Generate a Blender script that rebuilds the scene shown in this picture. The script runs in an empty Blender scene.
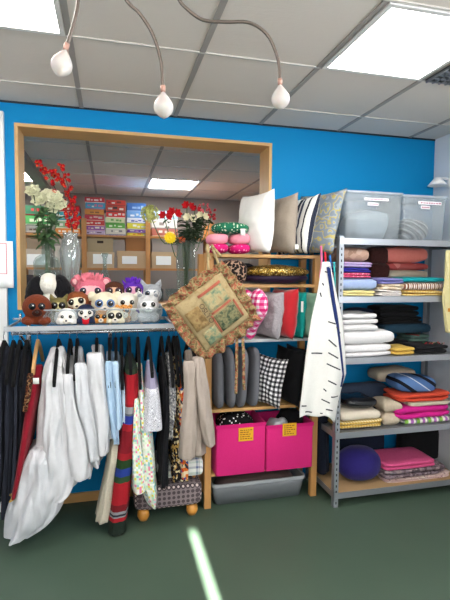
import bpy, bmesh, math, random
from mathutils import Vector, Matrix, noise
R = random.Random(7)
S = bpy.context.scene
COL = S.collection
PI = math.pi
# ---------------------------------------------------------------- camera model (solved from the ceiling grid)
F, YAW, PIT, ROL, CZ = 458.126, .246642, -.060946, -.007775, 1.54
WALL = 3.128
CEIL = CZ + 1.0412
def ray(px, py):
    u = (px-225)/F; v = (300-py)/F
    cr, sr = math.cos(ROL), math.sin(ROL)
    xr = u*cr+v*sr; z2 = -u*sr+v*cr
    cp, sp = math.cos(PIT), math.sin(PIT)
    y = cp-z2*sp; z = sp+z2*cp
    cy, sy = math.cos(YAW), math.sin(YAW)
    return Vector((xr*cy+y*sy, -xr*sy+y*cy, z))
def at(px, py, Y):
    d = ray(px, py); d = d*(Y/d.y)
    return Vector((d.x, Y, d.z+CZ))
def atz(px, py, z):
    d = ray(px, py); d = d*((z-CZ)/d.z)
    return Vector((d.x, d.y, z))
cam = bpy.data.cameras.new('camera'); co = bpy.data.objects.new('camera', cam); COL.objects.link(co)
co.matrix_world = Matrix.Translation((0, 0, CZ)) @ Matrix.Rotation(-YAW, 4, 'Z') @ Matrix.Rotation(PI/2+PIT, 4, 'X') @ Matrix.Rotation(-ROL, 4, 'Z')
cam.sensor_fit = 'VERTICAL'; cam.sensor_height = 36; cam.lens = F/600*36; cam.clip_start = .02
S.camera = co

# ---------------------------------------------------------------- materials
def lin(h):
    h = h.lstrip('#'); o = []
    for i in (0, 2, 4):
        c = int(h[i:i+2], 16)/255
        o.append(c/12.92 if c <= .04045 else ((c+.055)/1.055)**2.4)
    return (*o, 1)
MC = {}
class NT:
    def __init__(s, name):
        s.m = bpy.data.materials.new(name); s.m.use_nodes = True; s.n = s.m.node_tree.nodes; s.l = s.m.node_tree.links
        s.b = s.n['Principled BSDF']; s.tc = s.n.new('ShaderNodeTexCoord')
    def node(s, t, **kw):
        n = s.n.new(t)
        for k, v in kw.items():
            if k in n.inputs: 
                if hasattr(v, 'is_linked'): s.l.new(v, n.inputs[k])
                else: n.inputs[k].default_value = v
            else: setattr(n, k, v)
        return n
    def math(s, op, a, b=0.):
        n = s.n.new('ShaderNodeMath'); n.operation = op
        for i, x in enumerate((a, b)):
            if hasattr(x, 'is_linked'): s.l.new(x, n.inputs[i])
            else: n.inputs[i].default_value = x
        return n.outputs[0]
    def ramp(s, fac, stops, mode='CONSTANT'):
        n = s.n.new('ShaderNodeValToRGB'); n.color_ramp.interpolation = mode
        e = n.color_ramp.elements
        while len(e) < len(stops): e.new(.5)
        for i, (p, c) in enumerate(stops): e[i].position = p; e[i].color = lin(c)
        s.l.new(fac, n.inputs[0]); return n.outputs[0]
    def mix(s, f, a, b, mode='MIX'):
        n = s.n.new('ShaderNodeMix'); n.data_type = 'RGBA'; n.blend_type = mode
        for i, x in ((0, f), (6, a), (7, b)):
            if hasattr(x, 'is_linked'): s.l.new(x, n.inputs[i])
            else: n.inputs[i].default_value = lin(x) if isinstance(x, str) else x
        return n.outputs[2]
    def sep(s, coord='Object'):
        n = s.n.new('ShaderNodeSeparateXYZ'); s.l.new(s.tc.outputs[coord], n.inputs[0]); return n.outputs
    def noise(s, scale, coord='Object', detail=3):
        n = s.n.new('ShaderNodeTexNoise'); n.inputs['Scale'].default_value = scale; n.inputs['Detail'].default_value = detail
        s.l.new(s.tc.outputs[coord], n.inputs['Vector']); return n.outputs[0]
    def voro(s, scale, coord='Object', out='Color', rnd=1):
        n = s.n.new('ShaderNodeTexVoronoi'); n.inputs['Scale'].default_value = scale; n.inputs['Randomness'].default_value = rnd
        s.l.new(s.tc.outputs[coord], n.inputs['Vector']); return n.outputs[out]
    def bump(s, h, strength=.3, dist=.01):
        n = s.n.new('ShaderNodeBump'); n.inputs['Strength'].default_value = strength; n.inputs['Distance'].default_value = dist
        s.l.new(h, n.inputs['Height']); s.l.new(n.outputs[0], s.b.inputs['Normal'])
    def col(s, c):
        if hasattr(c, 'is_linked'): s.l.new(c, s.b.inputs['Base Color'])
        else: s.b.inputs['Base Color'].default_value = lin(c)
    def rough(s, r): s.b.inputs['Roughness'].default_value = r
def cached(fn):
    def w(*a, **k):
        key = (fn.__name__, a, tuple(sorted(k.items())))
        if key not in MC: MC[key] = fn(*a, **k)
        return MC[key]
    return w
@cached
def plain(c, rough=.5, metal=0., bump=0., bs=40., emit=0.):
    t = NT('plain'); t.col(c); t.rough(rough); t.b.inputs['Metallic'].default_value = metal
    if bump: t.bump(t.noise(bs), bump, .01)
    if emit:
        t.b.inputs['Emission Color'].default_value = lin(c); t.b.inputs['Emission Strength'].default_value = emit
    return t.m
@cached
def cloth(c, c2=None, bump=.35, bs=30., wr=.9, fuzz=.03, drape=0.):
    t = NT('cloth')
    n = t.noise(bs*2.5)
    t.col(t.mix(n, c, c2 or c) if c2 else c)
    t.rough(wr); t.b.inputs['Sheen Weight'].default_value = fuzz
    t.b.inputs['Specular IOR Level'].default_value = .2
    if drape:
        mp = t.n.new('ShaderNodeMapping'); mp.inputs['Scale'].default_value = (13, 13, 2.4); t.l.new(t.tc.outputs['Object'], mp.inputs[0])
        nz = t.n.new('ShaderNodeTexNoise'); nz.inputs['Scale'].default_value = 1; nz.inputs['Detail'].default_value = .6; nz.inputs['Distortion'].default_value = 1.; t.l.new(mp.outputs[0], nz.inputs['Vector'])
        t.bump(t.math('ADD', nz.outputs[0], t.math('MULTIPLY', t.noise(bs, detail=1), .2)), drape*.7, .06)
    else: t.bump(t.noise(bs, detail=5), bump, .008)
    return t.m
def base(t, bump=.3, bs=30, spec=.2):
    t.rough(.85); t.b.inputs['Specular IOR Level'].default_value = spec
    if bump: t.bump(t.noise(bs, detail=4), bump, .008)
@cached
def stripes(cols, period, axis=0, coord='Object', ang=0., bump=.3):
    t = NT('striped cloth'); o = t.sep(coord)
    v = o[axis] if not ang else t.math('ADD', t.math('MULTIPLY', o[0], math.cos(ang)), t.math('MULTIPLY', o[2 if coord == 'Object' else 1], math.sin(ang)))
    f = t.math('FRACT', t.math('DIVIDE', v, period))
    tot = sum(w for _, w in cols); st = []; a = 0
    for c, w in cols: st.append((a/tot, c)); a += w
    t.col(t.ramp(f, st)); base(t, bump); return t.m
@cached
def checks(c1, c2, c3, period, coord='UV', bump=.2):
    t = NT('checked cloth'); o = t.sep(coord)
    a, b = (0, 1) if coord == 'UV' else (0, 2)
    f = [t.math('GREATER_THAN', t.math('FRACT', t.math('DIVIDE', o[k], period)), .5) for k in (a, b)]
    t.col(t.ramp(t.math('DIVIDE', t.math('ADD', *f), 2.), [(0, c1), (.4, c2), (.9, c3)])); base(t, bump); return t.m
@cached
def dots(c1, c2, scale, thr=.3, coord='Object', rnd=1.):
    t = NT('dotted cloth'); t.col(t.ramp(t.voro(scale, coord, 'Distance', rnd), [(0, c2), (thr, c1)])); base(t, .2); return t.m
@cached
def multi(cols, scale, coord='Object', bump=.3, rnd=1.):
    t = NT('printed cloth'); v = t.voro(scale, coord, 'Color', rnd)
    n = t.n.new('ShaderNodeSeparateColor'); t.l.new(v, n.inputs[0])
    k = len(cols); t.col(t.ramp(n.outputs[0], [(i/k, c) for i, c in enumerate(cols)])); base(t, bump); return t.m
@cached
def tapestry(stops, scale, fine=2.6):
    t = NT('tapestry weave'); a = t.noise(scale, detail=7); b = t.noise(scale*fine, detail=4)
    k = len(stops)-1; t.col(t.ramp(t.math('ADD', t.math('MULTIPLY', t.math('SUBTRACT', a, .3), 1.7), t.math('MULTIPLY', t.math('SUBTRACT', b, .5), .5)), [(i/k, c) for i, c in enumerate(stops)], 'LINEAR')); base(t, .4, 90); return t.m
@cached
def swirl(c1, c2, scale, thr=.5, coord='Object', c3=None):
    t = NT('paisley cloth'); n = t.noise(scale, coord, 2)
    w = t.math('FRACT', t.math('MULTIPLY', n, 7.))
    st = [(0, c1), (thr, c2)] + ([(min(.95, thr+.2), c3)] if c3 else [])
    t.col(t.ramp(w, st)); base(t, .2); return t.m
@cached
def fur(c, c2=None, scale=140.):
    t = NT('plush fur'); n = t.noise(scale, detail=6)
    t.col(t.mix(n, c, c2 or c)); t.rough(1); t.b.inputs['Sheen Weight'].default_value = .06; t.b.inputs['Specular IOR Level'].default_value = .1
    t.bump(n, .9, .01); return t.m
@cached
def wood(c, c2, axis=2, scale=9):
    t = NT('wood'); m = t.n.new('ShaderNodeMapping'); s = [scale*5]*3; s[axis] = scale*.35; m.inputs['Scale'].default_value = s
    t.l.new(t.tc.outputs['Object'], m.inputs[0])
    n = t.n.new('ShaderNodeTexNoise'); n.inputs['Scale'].default_value = 1; n.inputs['Detail'].default_value = 5; n.inputs['Distortion'].default_value = .6
    t.l.new(m.outputs[0], n.inputs['Vector']); t.col(t.mix(n.outputs[0], c, c2)); t.rough(.5); t.bump(n.outputs[0], .06, .004); return t.m
@cached
def glass(c='#eef4f4', rough=.05, lo=.02, hi=.2):
    t = NT('clear glass'); t.col(c); t.rough(rough); t.b.inputs['Specular IOR Level'].default_value = 1.
    t.b.inputs['Metallic'].default_value = .3
    tr = t.n.new('ShaderNodeBsdfTransparent'); tr.inputs[0].default_value = lin('#e9efee'); mx = t.n.new('ShaderNodeMixShader')
    lw = t.n.new('ShaderNodeLayerWeight'); lw.inputs[0].default_value = .35
    f = t.math('ADD', t.math('MULTIPLY', lw.outputs['Facing'], hi-lo), lo)
    t.l.new(f, mx.inputs[0]); t.l.new(tr.outputs[0], mx.inputs[1]); t.l.new(t.b.outputs[0], mx.inputs[2]); t.l.new(mx.outputs[0], t.n['Material Output'].inputs[0]); return t.m
@cached
def clearplastic(c='#dfe8ee', solid=.35, rough=.25):
    t = NT('clear plastic'); t.col(c); t.rough(rough)
    tr = t.n.new('ShaderNodeBsdfTransparent'); tr.inputs[0].default_value = lin('#f2f6f8'); mx = t.n.new('ShaderNodeMixShader'); mx.inputs[0].default_value = solid
    t.l.new(tr.outputs[0], mx.inputs[1]); t.l.new(t.b.outputs[0], mx.inputs[2])
    t.l.new(mx.outputs[0], t.n['Material Output'].inputs[0]); return t.m
WOOD = wood('#c8975c', '#b07d43'); WOODX = wood('#d0a468', '#b98a4e', 0); FRAME = wood('#d9b27a', '#c59a60', 0); FRAMEZ = wood('#d9b27a', '#c59a60', 2)
BWOOD = wood('#c48a4c', '#a8703a', 2); BWOODX = wood('#c08648', '#a46c38', 0)
BLACK = plain('#0b0b0c', .6); EYE = plain('#060606', .08); EYE_GLINT = plain('#f0f0ee', .2)
GALV = plain('#a9adb3', .38, .75, .05, 15); CHROME = plain('#c9ccd0', .2, .9)
VELVET = cloth('#0c0c0e', None, .1)
PAPER = plain('#efeeea', .8)

# ---------------------------------------------------------------- mesh building
class MB:
    def __init__(s): s.v = []; s.f = []; s.uv = []; s.mi = []; s.m = 0
    def add(s, vs, fs, uvs=None):
        n = len(s.v); s.v += [Vector(v) for v in vs]
        for i, f in enumerate(fs):
            s.f.append([n+k for k in f]); s.mi.append(s.m)
            s.uv.append(uvs[i] if uvs else [(0, 0)]*len(f))
        return s
    def box(s, x0, x1, y0, y1, z0, z1, M=None):
        vs = [Vector((x, y, z)) for z in (z0, z1) for y in (y0, y1) for x in (x0, x1)]
        if M: vs = [M @ v for v in vs]
        fs = [(0, 2, 3, 1), (4, 5, 7, 6), (0, 1, 5, 4), (2, 6, 7, 3), (0, 4, 6, 2), (1, 3, 7, 5)]
        w, h = x1-x0, z1-z0
        uv = [[(0, 0), (0, 1), (1, 1), (1, 0)]]*2+[[(0, 0), (w, 0), (w, h), (0, h)]]+[[(0, 0), (0, h), (w, h), (w, 0)]]+[[(0, 0), (0, h), (1, h), (1, 0)]]*2
        return s.add(vs, fs, uv)
    def grid(s, rows, closed=False, cap=False, metric=True, uvf=None):
        nr, nc = len(rows), len(rows[0]); vs = [p for r in rows for p in r]; fs = []; uvs = []
        us = [0.]; mid = rows[nr//2]
        for j in range(nc): us.append(us[-1]+(mid[(j+1) % nc]-mid[j]).length)
        V = [0.]
        for i in range(1, nr): V.append(V[-1]+(sum((rows[i][j]-rows[i-1][j]).length for j in range(0, nc, max(1, nc//6)))/len(range(0, nc, max(1, nc//6)))))
        for i in range(nr-1):
            for j in range(nc if closed else nc-1):
                k = (j+1) % nc
                fs.append((i*nc+j, i*nc+k, (i+1)*nc+k, (i+1)*nc+j)); uvs.append([(us[j], V[i]), (us[j+1], V[i]), (us[j+1], V[i+1]), (us[j], V[i+1])])
        if cap and closed:
            fs.append(tuple(range(nc))); uvs.append([(p.x, p.y) for p in rows[0]])
            fs.append(tuple(range((nr-1)*nc, nr*nc))); uvs.append([(p.x, p.y) for p in rows[-1]])
        return s.add(vs, fs, uvs)
    def tube(s, pts, r, n=8):
        pts = [Vector(p) for p in pts]; rows = []; up = None
        for i, p in enumerate(pts):
            d = (pts[min(i+1, len(pts)-1)]-pts[max(i-1, 0)]).normalized()
            if up is None: up = d.orthogonal().normalized()
            up = (up-d*up.dot(d)).normalized(); w = d.cross(up); rr = r[i] if isinstance(r, (list, tuple)) else r
            rows.append([p+(up*math.cos(a)+w*math.sin(a))*rr for a in (2*PI*k/n for k in range(n))])
        return s.grid(rows, True, True)
    def lathe(s, prof, c, n=24, M=None, sq=1.):
        rows = []
        for r, z in prof:
            row = []
            for k in range(n):
                a = 2*PI*k/n; ca, sa = math.cos(a), math.sin(a)
                if sq != 1.: q = (abs(ca)**sq+abs(sa)**sq)**(-1/sq); ca *= q; sa *= q
                p = Vector((r*ca, r*sa, z)); row.append(Vector(c)+(M @ p if M else p))
            rows.append(row)
        return s.grid(rows, True, True)
    def slab(s, c, h, e1=.6, e2=.35, M=None, amp=0., seed=0, nu=28, nv=12, ns=9.):
        c = Vector(c); h = Vector(h); rows = []
        sp = lambda x, e: math.copysign(abs(x)**e, x)
        for i in range(nv+1):
            f = -PI/2+PI*i/nv; f = max(-PI/2+.04, min(PI/2-.04, f)); row = []
            for j in range(nu):
                a = 2*PI*j/nu
                p = Vector((h.x*sp(math.cos(f), e1)*sp(math.cos(a), e2), h.y*sp(math.cos(f), e1)*sp(math.sin(a), e2), h.z*sp(math.sin(f), e1)))
                if amp: p += noise.noise_vector((p+Vector((seed*3.1, seed, 0)))*ns)*amp
                if M: p = M @ p
                row.append(c+p)
            rows.append(row)
        return s.grid(rows, True, True)
    def ell(s, c, r, M=None, nu=18, nv=10):
        if not isinstance(r, (tuple, list, Vector)): r = (r, r, r)
        return s.slab(c, r, 1, 1, M, nu=nu, nv=nv)
    def pillow(s, w, h, t, M, seed=0, n=18, pinch=.09, wr=.006):
        for side in (1, -1):
            rows = []
            for i in range(n+1):
                v = -1+2*i/n; row = []
                for j in range(n+1):
                    u = -1+2*j/n
                    k = max(0, (1-u*u)*(1-v*v))**.42
                    p = Vector((w/2*u*(1-pinch*(1-v*v)), side*t/2*k, h/2*v*(1-pinch*(1-u*u))))
                    q = noise.noise_vector(Vector((u*2.2+seed, v*2.2, seed*1.7)))
                    p += q*wr*(.3+k) if side > 0 else q*wr*(.3+k)
                    p.y += side*k*wr*1.2*noise.noise(Vector((u*4+seed*2, v*4, side)))
                    row.append(M @ p)
                rows.append(row)
            s.grid(rows, uvf=None)
        return s
    def build(s, name, mats, parent=None, origin=None, smooth=True, bevel=0., mods=(), rnd=None):
        if origin is None: origin = ORG[parent] if parent else (sum(s.v, Vector())/len(s.v))
        origin = Vector(origin)
        if not parent and origin is not None and not rnd:
            pass
        me = bpy.data.meshes.new(name); me.from_pydata([v-origin for v in s.v], [], s.f)
        ul = me.uv_layers.new(name='UVMap'); k = 0
        for poly, uv in zip(me.polygons, s.uv):
            for c in uv: ul.data[k].uv = c; k += 1
        if not isinstance(mats, (list, tuple)): mats = [mats]
        for m in mats: me.materials.append(m)
        me.polygons.foreach_set('material_index', s.mi); me.polygons.foreach_set('use_smooth', [smooth]*len(me.polygons))
        bm = bmesh.new(); bm.from_mesh(me); bmesh.ops.remove_doubles(bm, verts=bm.verts, dist=1e-5); bmesh.ops.recalc_face_normals(bm, faces=bm.faces); bm.to_mesh(me); bm.free()
        o = bpy.data.objects.new(name, me); COL.objects.link(o)
        if parent: o.parent = parent; o.location = (0, 0, 0)
        else: o.location = origin
        ORG[o] = origin
        if bevel:
            b = o.modifiers.new('bevel', 'BEVEL'); b.width = bevel; b.segments = 2; b.limit_method = 'ANGLE'; b.angle_limit = .6
        for kind, kw in mods:
            d = o.modifiers.new(kind.lower(), kind)
            for a, b in kw.items(): setattr(d, a, b)
        return o
    def base(s):
        z = min(v.z for v in s.v); c = sum(s.v, Vector())/len(s.v); return Vector((c.x, c.y, z))
ORG = {}
def tag(o, label=None, cat=None, group=None, kind=None):
    if label: o['label'] = label
    if cat: o['category'] = cat
    if group: o['group'] = group
    if kind: o['kind'] = kind
    return o
def thing(name, label, cat, origin, group=None):
    o = bpy.data.objects.new(name, None); o.empty_display_size = .05; COL.objects.link(o); o.location = Vector(origin); ORG[o] = Vector(origin)
    return tag(o, label, cat, group)
def solo(mb, name, label, cat, mats, group=None, **kw):
    kw.setdefault('origin', mb.base()); return tag(mb.build(name, mats, **kw), label, cat, group)
def struct(mb, name, mats, **kw):
    kw.setdefault('smooth', False); return tag(mb.build(name, mats, **kw), kind='structure')
def bez(pts, n=8):
    pts = [Vector(p) for p in pts]; out = []
    for i in range(len(pts)-1):
        p0, p1, p2, p3 = pts[max(i-1, 0)], pts[i], pts[i+1], pts[min(i+2, len(pts)-1)]
        for k in range(n):
            t = k/n; out.append(.5*((2*p1)+(-p0+p2)*t+(2*p0-5*p1+4*p2-p3)*t*t+(-p0+3*p1-3*p2+p3)*t**3))
    out.append(pts[-1]); return out
def rot(x=0, y=0, z=0): return Matrix.Rotation(math.radians(z), 4, 'Z') @ Matrix.Rotation(math.radians(y), 4, 'Y') @ Matrix.Rotation(math.radians(x), 4, 'X')
# ---------------------------------------------------------------- the setting
BLUE = NT('blue wall paint'); BLUE.col('#0087c4'); BLUE.rough(.6); BLUE.b.inputs['Specular IOR Level'].default_value = .2; BLUE.bump(BLUE.noise(25), .05, .005); BLUE = BLUE.m
WHITEW = plain('#dfe2e8', .6, 0, .05, 30); GREYW = plain('#8d857f', .8)
op0, op1 = -.567, 1.122; ozb, ozt = 1.30, 2.452; WB = WALL+.2
XL, XR, YF, YB = -2.4, 2.463, -2.2, 6.5
m = MB(); m.box(XL, op0, WALL, WB, 0, CEIL); m.box(op1, XR, WALL, WB, 0, CEIL); m.box(op0, op1, WALL, WB, 0, ozb); m.box(op0, op1, WALL, WB, ozt, CEIL)
struct(m, 'wall_back', BLUE)
m = MB(); fw = .022
m.box(op0, op0+fw, WALL-.006, WB+.005, ozb, ozt); m.box(op1-fw, op1, WALL-.006, WB+.005, ozb, ozt)
struct(m, 'trim_1', FRAMEZ, bevel=.002)
m = MB(); m.box(op0, op1, WALL-.008, WB+.007, ozt-fw, ozt); m.box(op0, op1, WALL-.008, WB+.007, ozb-.01, ozb+.012)
struct(m, 'trim_2', FRAME, bevel=.002)
FLOORM = NT('green lino'); n1 = FLOORM.noise(2.2, detail=6); n2 = FLOORM.noise(260, detail=2)
FLOORM.col(FLOORM.mix(FLOORM.math('MULTIPLY', n2, .6), FLOORM.mix(n1, '#34483b', '#46594a'), '#56685a')); FLOORM.rough(.5); FLOORM.b.inputs['Specular IOR Level'].default_value = .35; FLOORM.bump(n2, .04, .003)
m = MB(); m.box(XL-.6, XR+.7, YF-.3, YB, -.1, 0); struct(m, 'floor', FLOORM.m)
CT = NT('ceiling tile'); cn = CT.n.new('ShaderNodeTexNoise'); cm = CT.n.new('ShaderNodeMapping'); cm.inputs['Scale'].default_value = (30, 90, 1)
CT.l.new(CT.tc.outputs['Object'], cm.inputs[0]); CT.l.new(cm.outputs[0], cn.inputs['Vector']); cn.inputs['Scale'].default_value = 1; cn.inputs['Detail'].default_value = 4
CT.col('#ded4ca'); CT.rough(.9); CT.bump(cn.outputs[0], .16, .01)
m = MB(); m.box(XL-.6, XR+.7, YF-.3, YB+.1, CEIL, CEIL+.08); struct(m, 'ceiling', CT.m)
gx0 = -.1666; gy0 = WALL-.3248
m = MB()
for k in range(-4, 6):
    x = gx0+.6*k
    m.box(x-.0135, x+.0135, YF, WALL-.002, CEIL-.005, CEIL+.002); m.box(x-.0135, x+.0135, WB+.002, YB, CEIL-.005, CEIL+.002)
struct(m, 'trim_3', plain('#a09a94', .7))
m = MB()
for k in range(-7, 9):
    y = gy0+.6*k
    if YF < y < YB-.05 and not WALL-.01 < y < WB+.01: m.box(XL, XR, y-.006, y+.006, CEIL-.006, CEIL+.001)
struct(m, 'trim_4', plain('#cbc6c0', .6))
m = MB(); m.box(XL, XR-.002, WALL-.006, WALL-.001, CEIL-.012, CEIL); struct(m, 'trim_5', plain('#1b2230', .6))
m = MB(); x = gx0-.6; m.box(x-.06, x+.06, WB+.002, YB, CEIL-.05, CEIL); struct(m, 'trim_6', plain('#8b8683', .7))
# right wall, with a window opening behind the camera
m = MB(); y0, y1, z0, z1 = -1.3, .9, 1.25, 2.4
m.box(XR, XR+.1, y1, WALL, 0, CEIL); m.box(XR, XR+.1, YF, y0, 0, CEIL); m.box(XR, XR+.1, y0, y1, 0, z0); m.box(XR, XR+.1, y0, y1, z1, CEIL)
struct(m, 'wall_right', WHITEW)
m = MB(); 
for a, b, c, d in ((y0, y0+.05, z0, z1), (y1-.05, y1, z0, z1), (y0+.05, y1-.05, z0, z0+.05), (y0+.05, y1-.05, z1-.05, z1), (-.22, -.18, z0+.05, z1-.05)): m.box(XR+.03, XR+.08, a, b, c, d)
struct(m, 'window_1', plain('#e8e8e8', .5))
m = MB(); m.box(XL-.1, XL, YF, WALL, 0, CEIL); struct(m, 'wall_left', WHITEW)
m = MB(); a, b = .445, .492
m.box(XL-.1, a, YF-.1, YF, 0, CEIL); m.box(b, XR+.1, YF-.1, YF, 0, CEIL); m.box(a, b, YF-.1, YF, 2.08, CEIL); struct(m, 'wall_front', WHITEW)
m = MB(); m.box(XL-.1, XR+.1, YB, YB+.1, 0, CEIL); m.box(XL-.1, XL, WB, YB, 0, CEIL); m.box(XR, XR+.1, WB, YB, 0, CEIL)
struct(m, 'wall_back_room', GREYW)
m = MB(); m.box(-.60, .55, WALL-.016, WALL, 0, .062); struct(m, 'baseboard_back', WOODX, bevel=.002)
# white door leaf at the left edge, standing against the blue wall
e = at(5, 200, WALL-.03).x; zt = at(3, 111, WALL-.03).z
m = MB(); m.box(-1.45, e, WALL-.035, WALL-.001, 0, zt); struct(m, 'door_1', plain('#e9e9ea', .45), bevel=.003)
LIT = NT('ceiling light diffuser'); LIT.b.inputs['Emission Color'].default_value = (1, .965, .91, 1); LIT.b.inputs['Emission Strength'].default_value = 15.; LIT = LIT.m
LITB = NT('ceiling light diffuser back room'); LITB.b.inputs['Emission Color'].default_value = (1, .97, .93, 1); LITB.b.inputs['Emission Strength'].default_value = 24.; LITB = LITB.m
def panel(i, j, label, lm):
    x, y = gx0+.6*i, gy0+.6*j; c = (x+.3, y+.3, CEIL-.02)
    t = thing('ceiling_light', label, 'ceiling light', c, 'square ceiling light panels' if 'behind the viewer' in label else None)
    m = MB()
    for q in ((x+.016, x+.584, y+.009, y+.03), (x+.016, x+.584, y+.57, y+.591), (x+.016, x+.037, y+.03, y+.57), (x+.563, x+.584, y+.03, y+.57)): m.box(*q, CEIL-.012, CEIL)
    m.build('frame', plain('#e4e2df', .5), t, smooth=False)
    m = MB(); m.box(x+.037, x+.563, y+.03, y+.57, CEIL-.009, CEIL-.001); m.build('diffuser', lm, t, smooth=False)
panel(2, -2, 'large bright square ceiling light panel at upper right, beside the dark grille', LIT)
panel(-1, -2, 'bright square ceiling light panel cut off at the upper left corner', LIT)
for i in (-1, 2):
    panel(i, -6, 'square ceiling light panel behind the viewer', LIT)
panel(1, 4, 'small lit ceiling panel in the room behind, above the flowers on the right', LITB)
panel(-2, 4, 'lit ceiling panel in the room behind, half hidden by the left frame edge', LITB)
panel(-3, 2, 'added square light panel in the room behind, unseen to the left, brightening the rack', LITB)  # unseen pair of panels added to brighten the front of the rack
panel(3, 2, 'added square light panel in the room behind, unseen to the right, brightening the rack', LITB)
# egg-crate ventilation grille
x, y = gx0+.6*3, gy0-1.2; t = thing('ceiling_vent', 'dark egg-crate ventilation grille in the ceiling beside the bright light panel', 'vent', (x+.3, y+.3, CEIL-.03))
m = MB(); m.box(x+.016, x+.584, y+.009, y+.591, CEIL-.004, CEIL-.001); m.build('backing', plain('#16181c', .8), t, smooth=False)
m = MB()
for k in range(15):
    q = x+.02+.0395*k; m.box(q, q+.008, y+.012, y+.588, CEIL-.02, CEIL-.006); q = y+.014+.0395*k; m.box(x+.02, x+.582, q, q+.008, CEIL-.02, CEIL-.006)
m.build('grid', plain('#8e9298', .4, .6), t, smooth=False)
# gooseneck lamp with three frosted drops
t = thing('ceiling_lamp', 'bronze gooseneck ceiling lamp with three bent arms and frosted drop shades', 'lamp', (.0, .95, CEIL))
FROST = NT('frosted glass'); FROST.col('#dcd6d0'); FROST.rough(.35); FROST.b.inputs['Transmission Weight'].default_value = .25; FROST.b.inputs['Subsurface Weight'].default_value = .2; FROST = FROST.m
BRZ = plain('#6a5f57', .35, .5)
m = MB(); m.lathe([(.0, CEIL), (.06, CEIL), (.06, CEIL-.012), (.045, CEIL-.03), (.0, CEIL-.034)], (0, .95, 0)); m.build('canopy', BRZ, t)
for path, Y, sc, fl in (([(66, 48), (72, 30), (77, 10), (79, -10), (83, -40)], 1.12, 1., 0), ([(163, 90), (161, 62), (153, 35), (140, 14), (125, -2), (110, -40)], 1.12, 1., 1), ([(280, 83), (278, 60), (268, 36), (250, 23), (226, 22), (203, 20), (186, 8), (177, -4), (160, -40)], 1.12, 1., 2)):
    pts = [at(x, y, Y) for x, y in path]; pts.append(Vector((.0+.02*(fl-1), .95, CEIL-.02))); 
    g = MB(); g.tube(bez(pts, 6), .0042, 8); a = g.build('arm', BRZ, t)
    b = pts[0]; d = (pts[0]-pts[1]).normalized(); d = (d+Vector((0, 0, -1.2))).normalized()
    if fl == 0: d = Vector((-.25, 0, -1)).normalized()
    M = (-d).to_track_quat('Z', 'Y').to_matrix()
    g = MB(); g.lathe([(.0, .012), (.006, .01), (.006, -.004), (.0, -.006)], b, 14, M); g.build('socket', plain('#b98f80', .4, .3), a)
    g = MB(); L = .066; g.lathe([(.0, -.001)]+[(.0235*math.sin(PI*(k/14)**1.35)**.75, -.001-L*k/14) for k in range(1, 14)]+[(.0, -.001-L)], b, 20, M); g.build('shade', FROST, a)
# ---------------------------------------------------------------- room behind: wooden rack with games, cartons, glassware
YB0, YB1 = 5.5, 5.9
t = thing('storage_rack', 'brown wooden storage rack standing in the room behind the opening', 'rack', (.08, 5.7, 0))
pxs = [at(x, 240, YB0).x for x in (19, 84, 148, 212, 276)]
ztop = at(110, 219, YB0).z
zs = [at(110, 235, YB0).z, at(110, 268, YB0).z, at(110, 303, YB0).z, .55, .12]
for x in pxs:
    for y in (YB0, YB1-.04):
        g = MB(); g.box(x-.028, x+.028, y, y+.04, 0, ztop); g.build('upright', BWOOD, t, smooth=False)
for z in zs:
    g = MB(); g.box(pxs[0]-.03, pxs[-1]+.03, YB0+.005, YB1, z-.025, z); g.build('shelf', BWOODX, t, smooth=False)
def gamebox(x0, x1, y0, y1, cols, where):
    Y = YB0+.02; a, b = at(x0, y1, Y), at(x1, y0, Y)
    return a.x, b.x, Y, a.z, b.z
def lidbox(a0, a1, Y, D, z0, z1, c, c2, lab, name, cat, grp, sc=16):
    t = thing(name, lab, cat, ((a0+a1)/2, Y+D/2, z0), grp)
    g = MB(); g.box(a0+.003, a1-.003, Y+.003, Y+D, z0, z1-.004); g.build('tray', plain(c2, .5), t, smooth=False)
    g = MB(); g.box(a0, a1, Y, Y+D+.003, z0+(z1-z0)*.12, z1)
    w = a1-a0; h = z1-z0; x = a0+w*R.uniform(.08, .3); g.m = 1
    while x < a1-w*.15:
        L = w*R.uniform(.08, .25); zz = z0+h*R.uniform(.3, .5); g.m = R.choice((1, 1, 2)); g.box(x, min(x+L, a1-w*.04), Y-.0012, Y-.0004, zz, zz+h*R.uniform(.2, .38)); x += L+w*R.uniform(.02, .12)
    g.build('lid', [plain(c, .5), plain(c2, .5), plain('#ded8cc', .5)], t, smooth=False)
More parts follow.
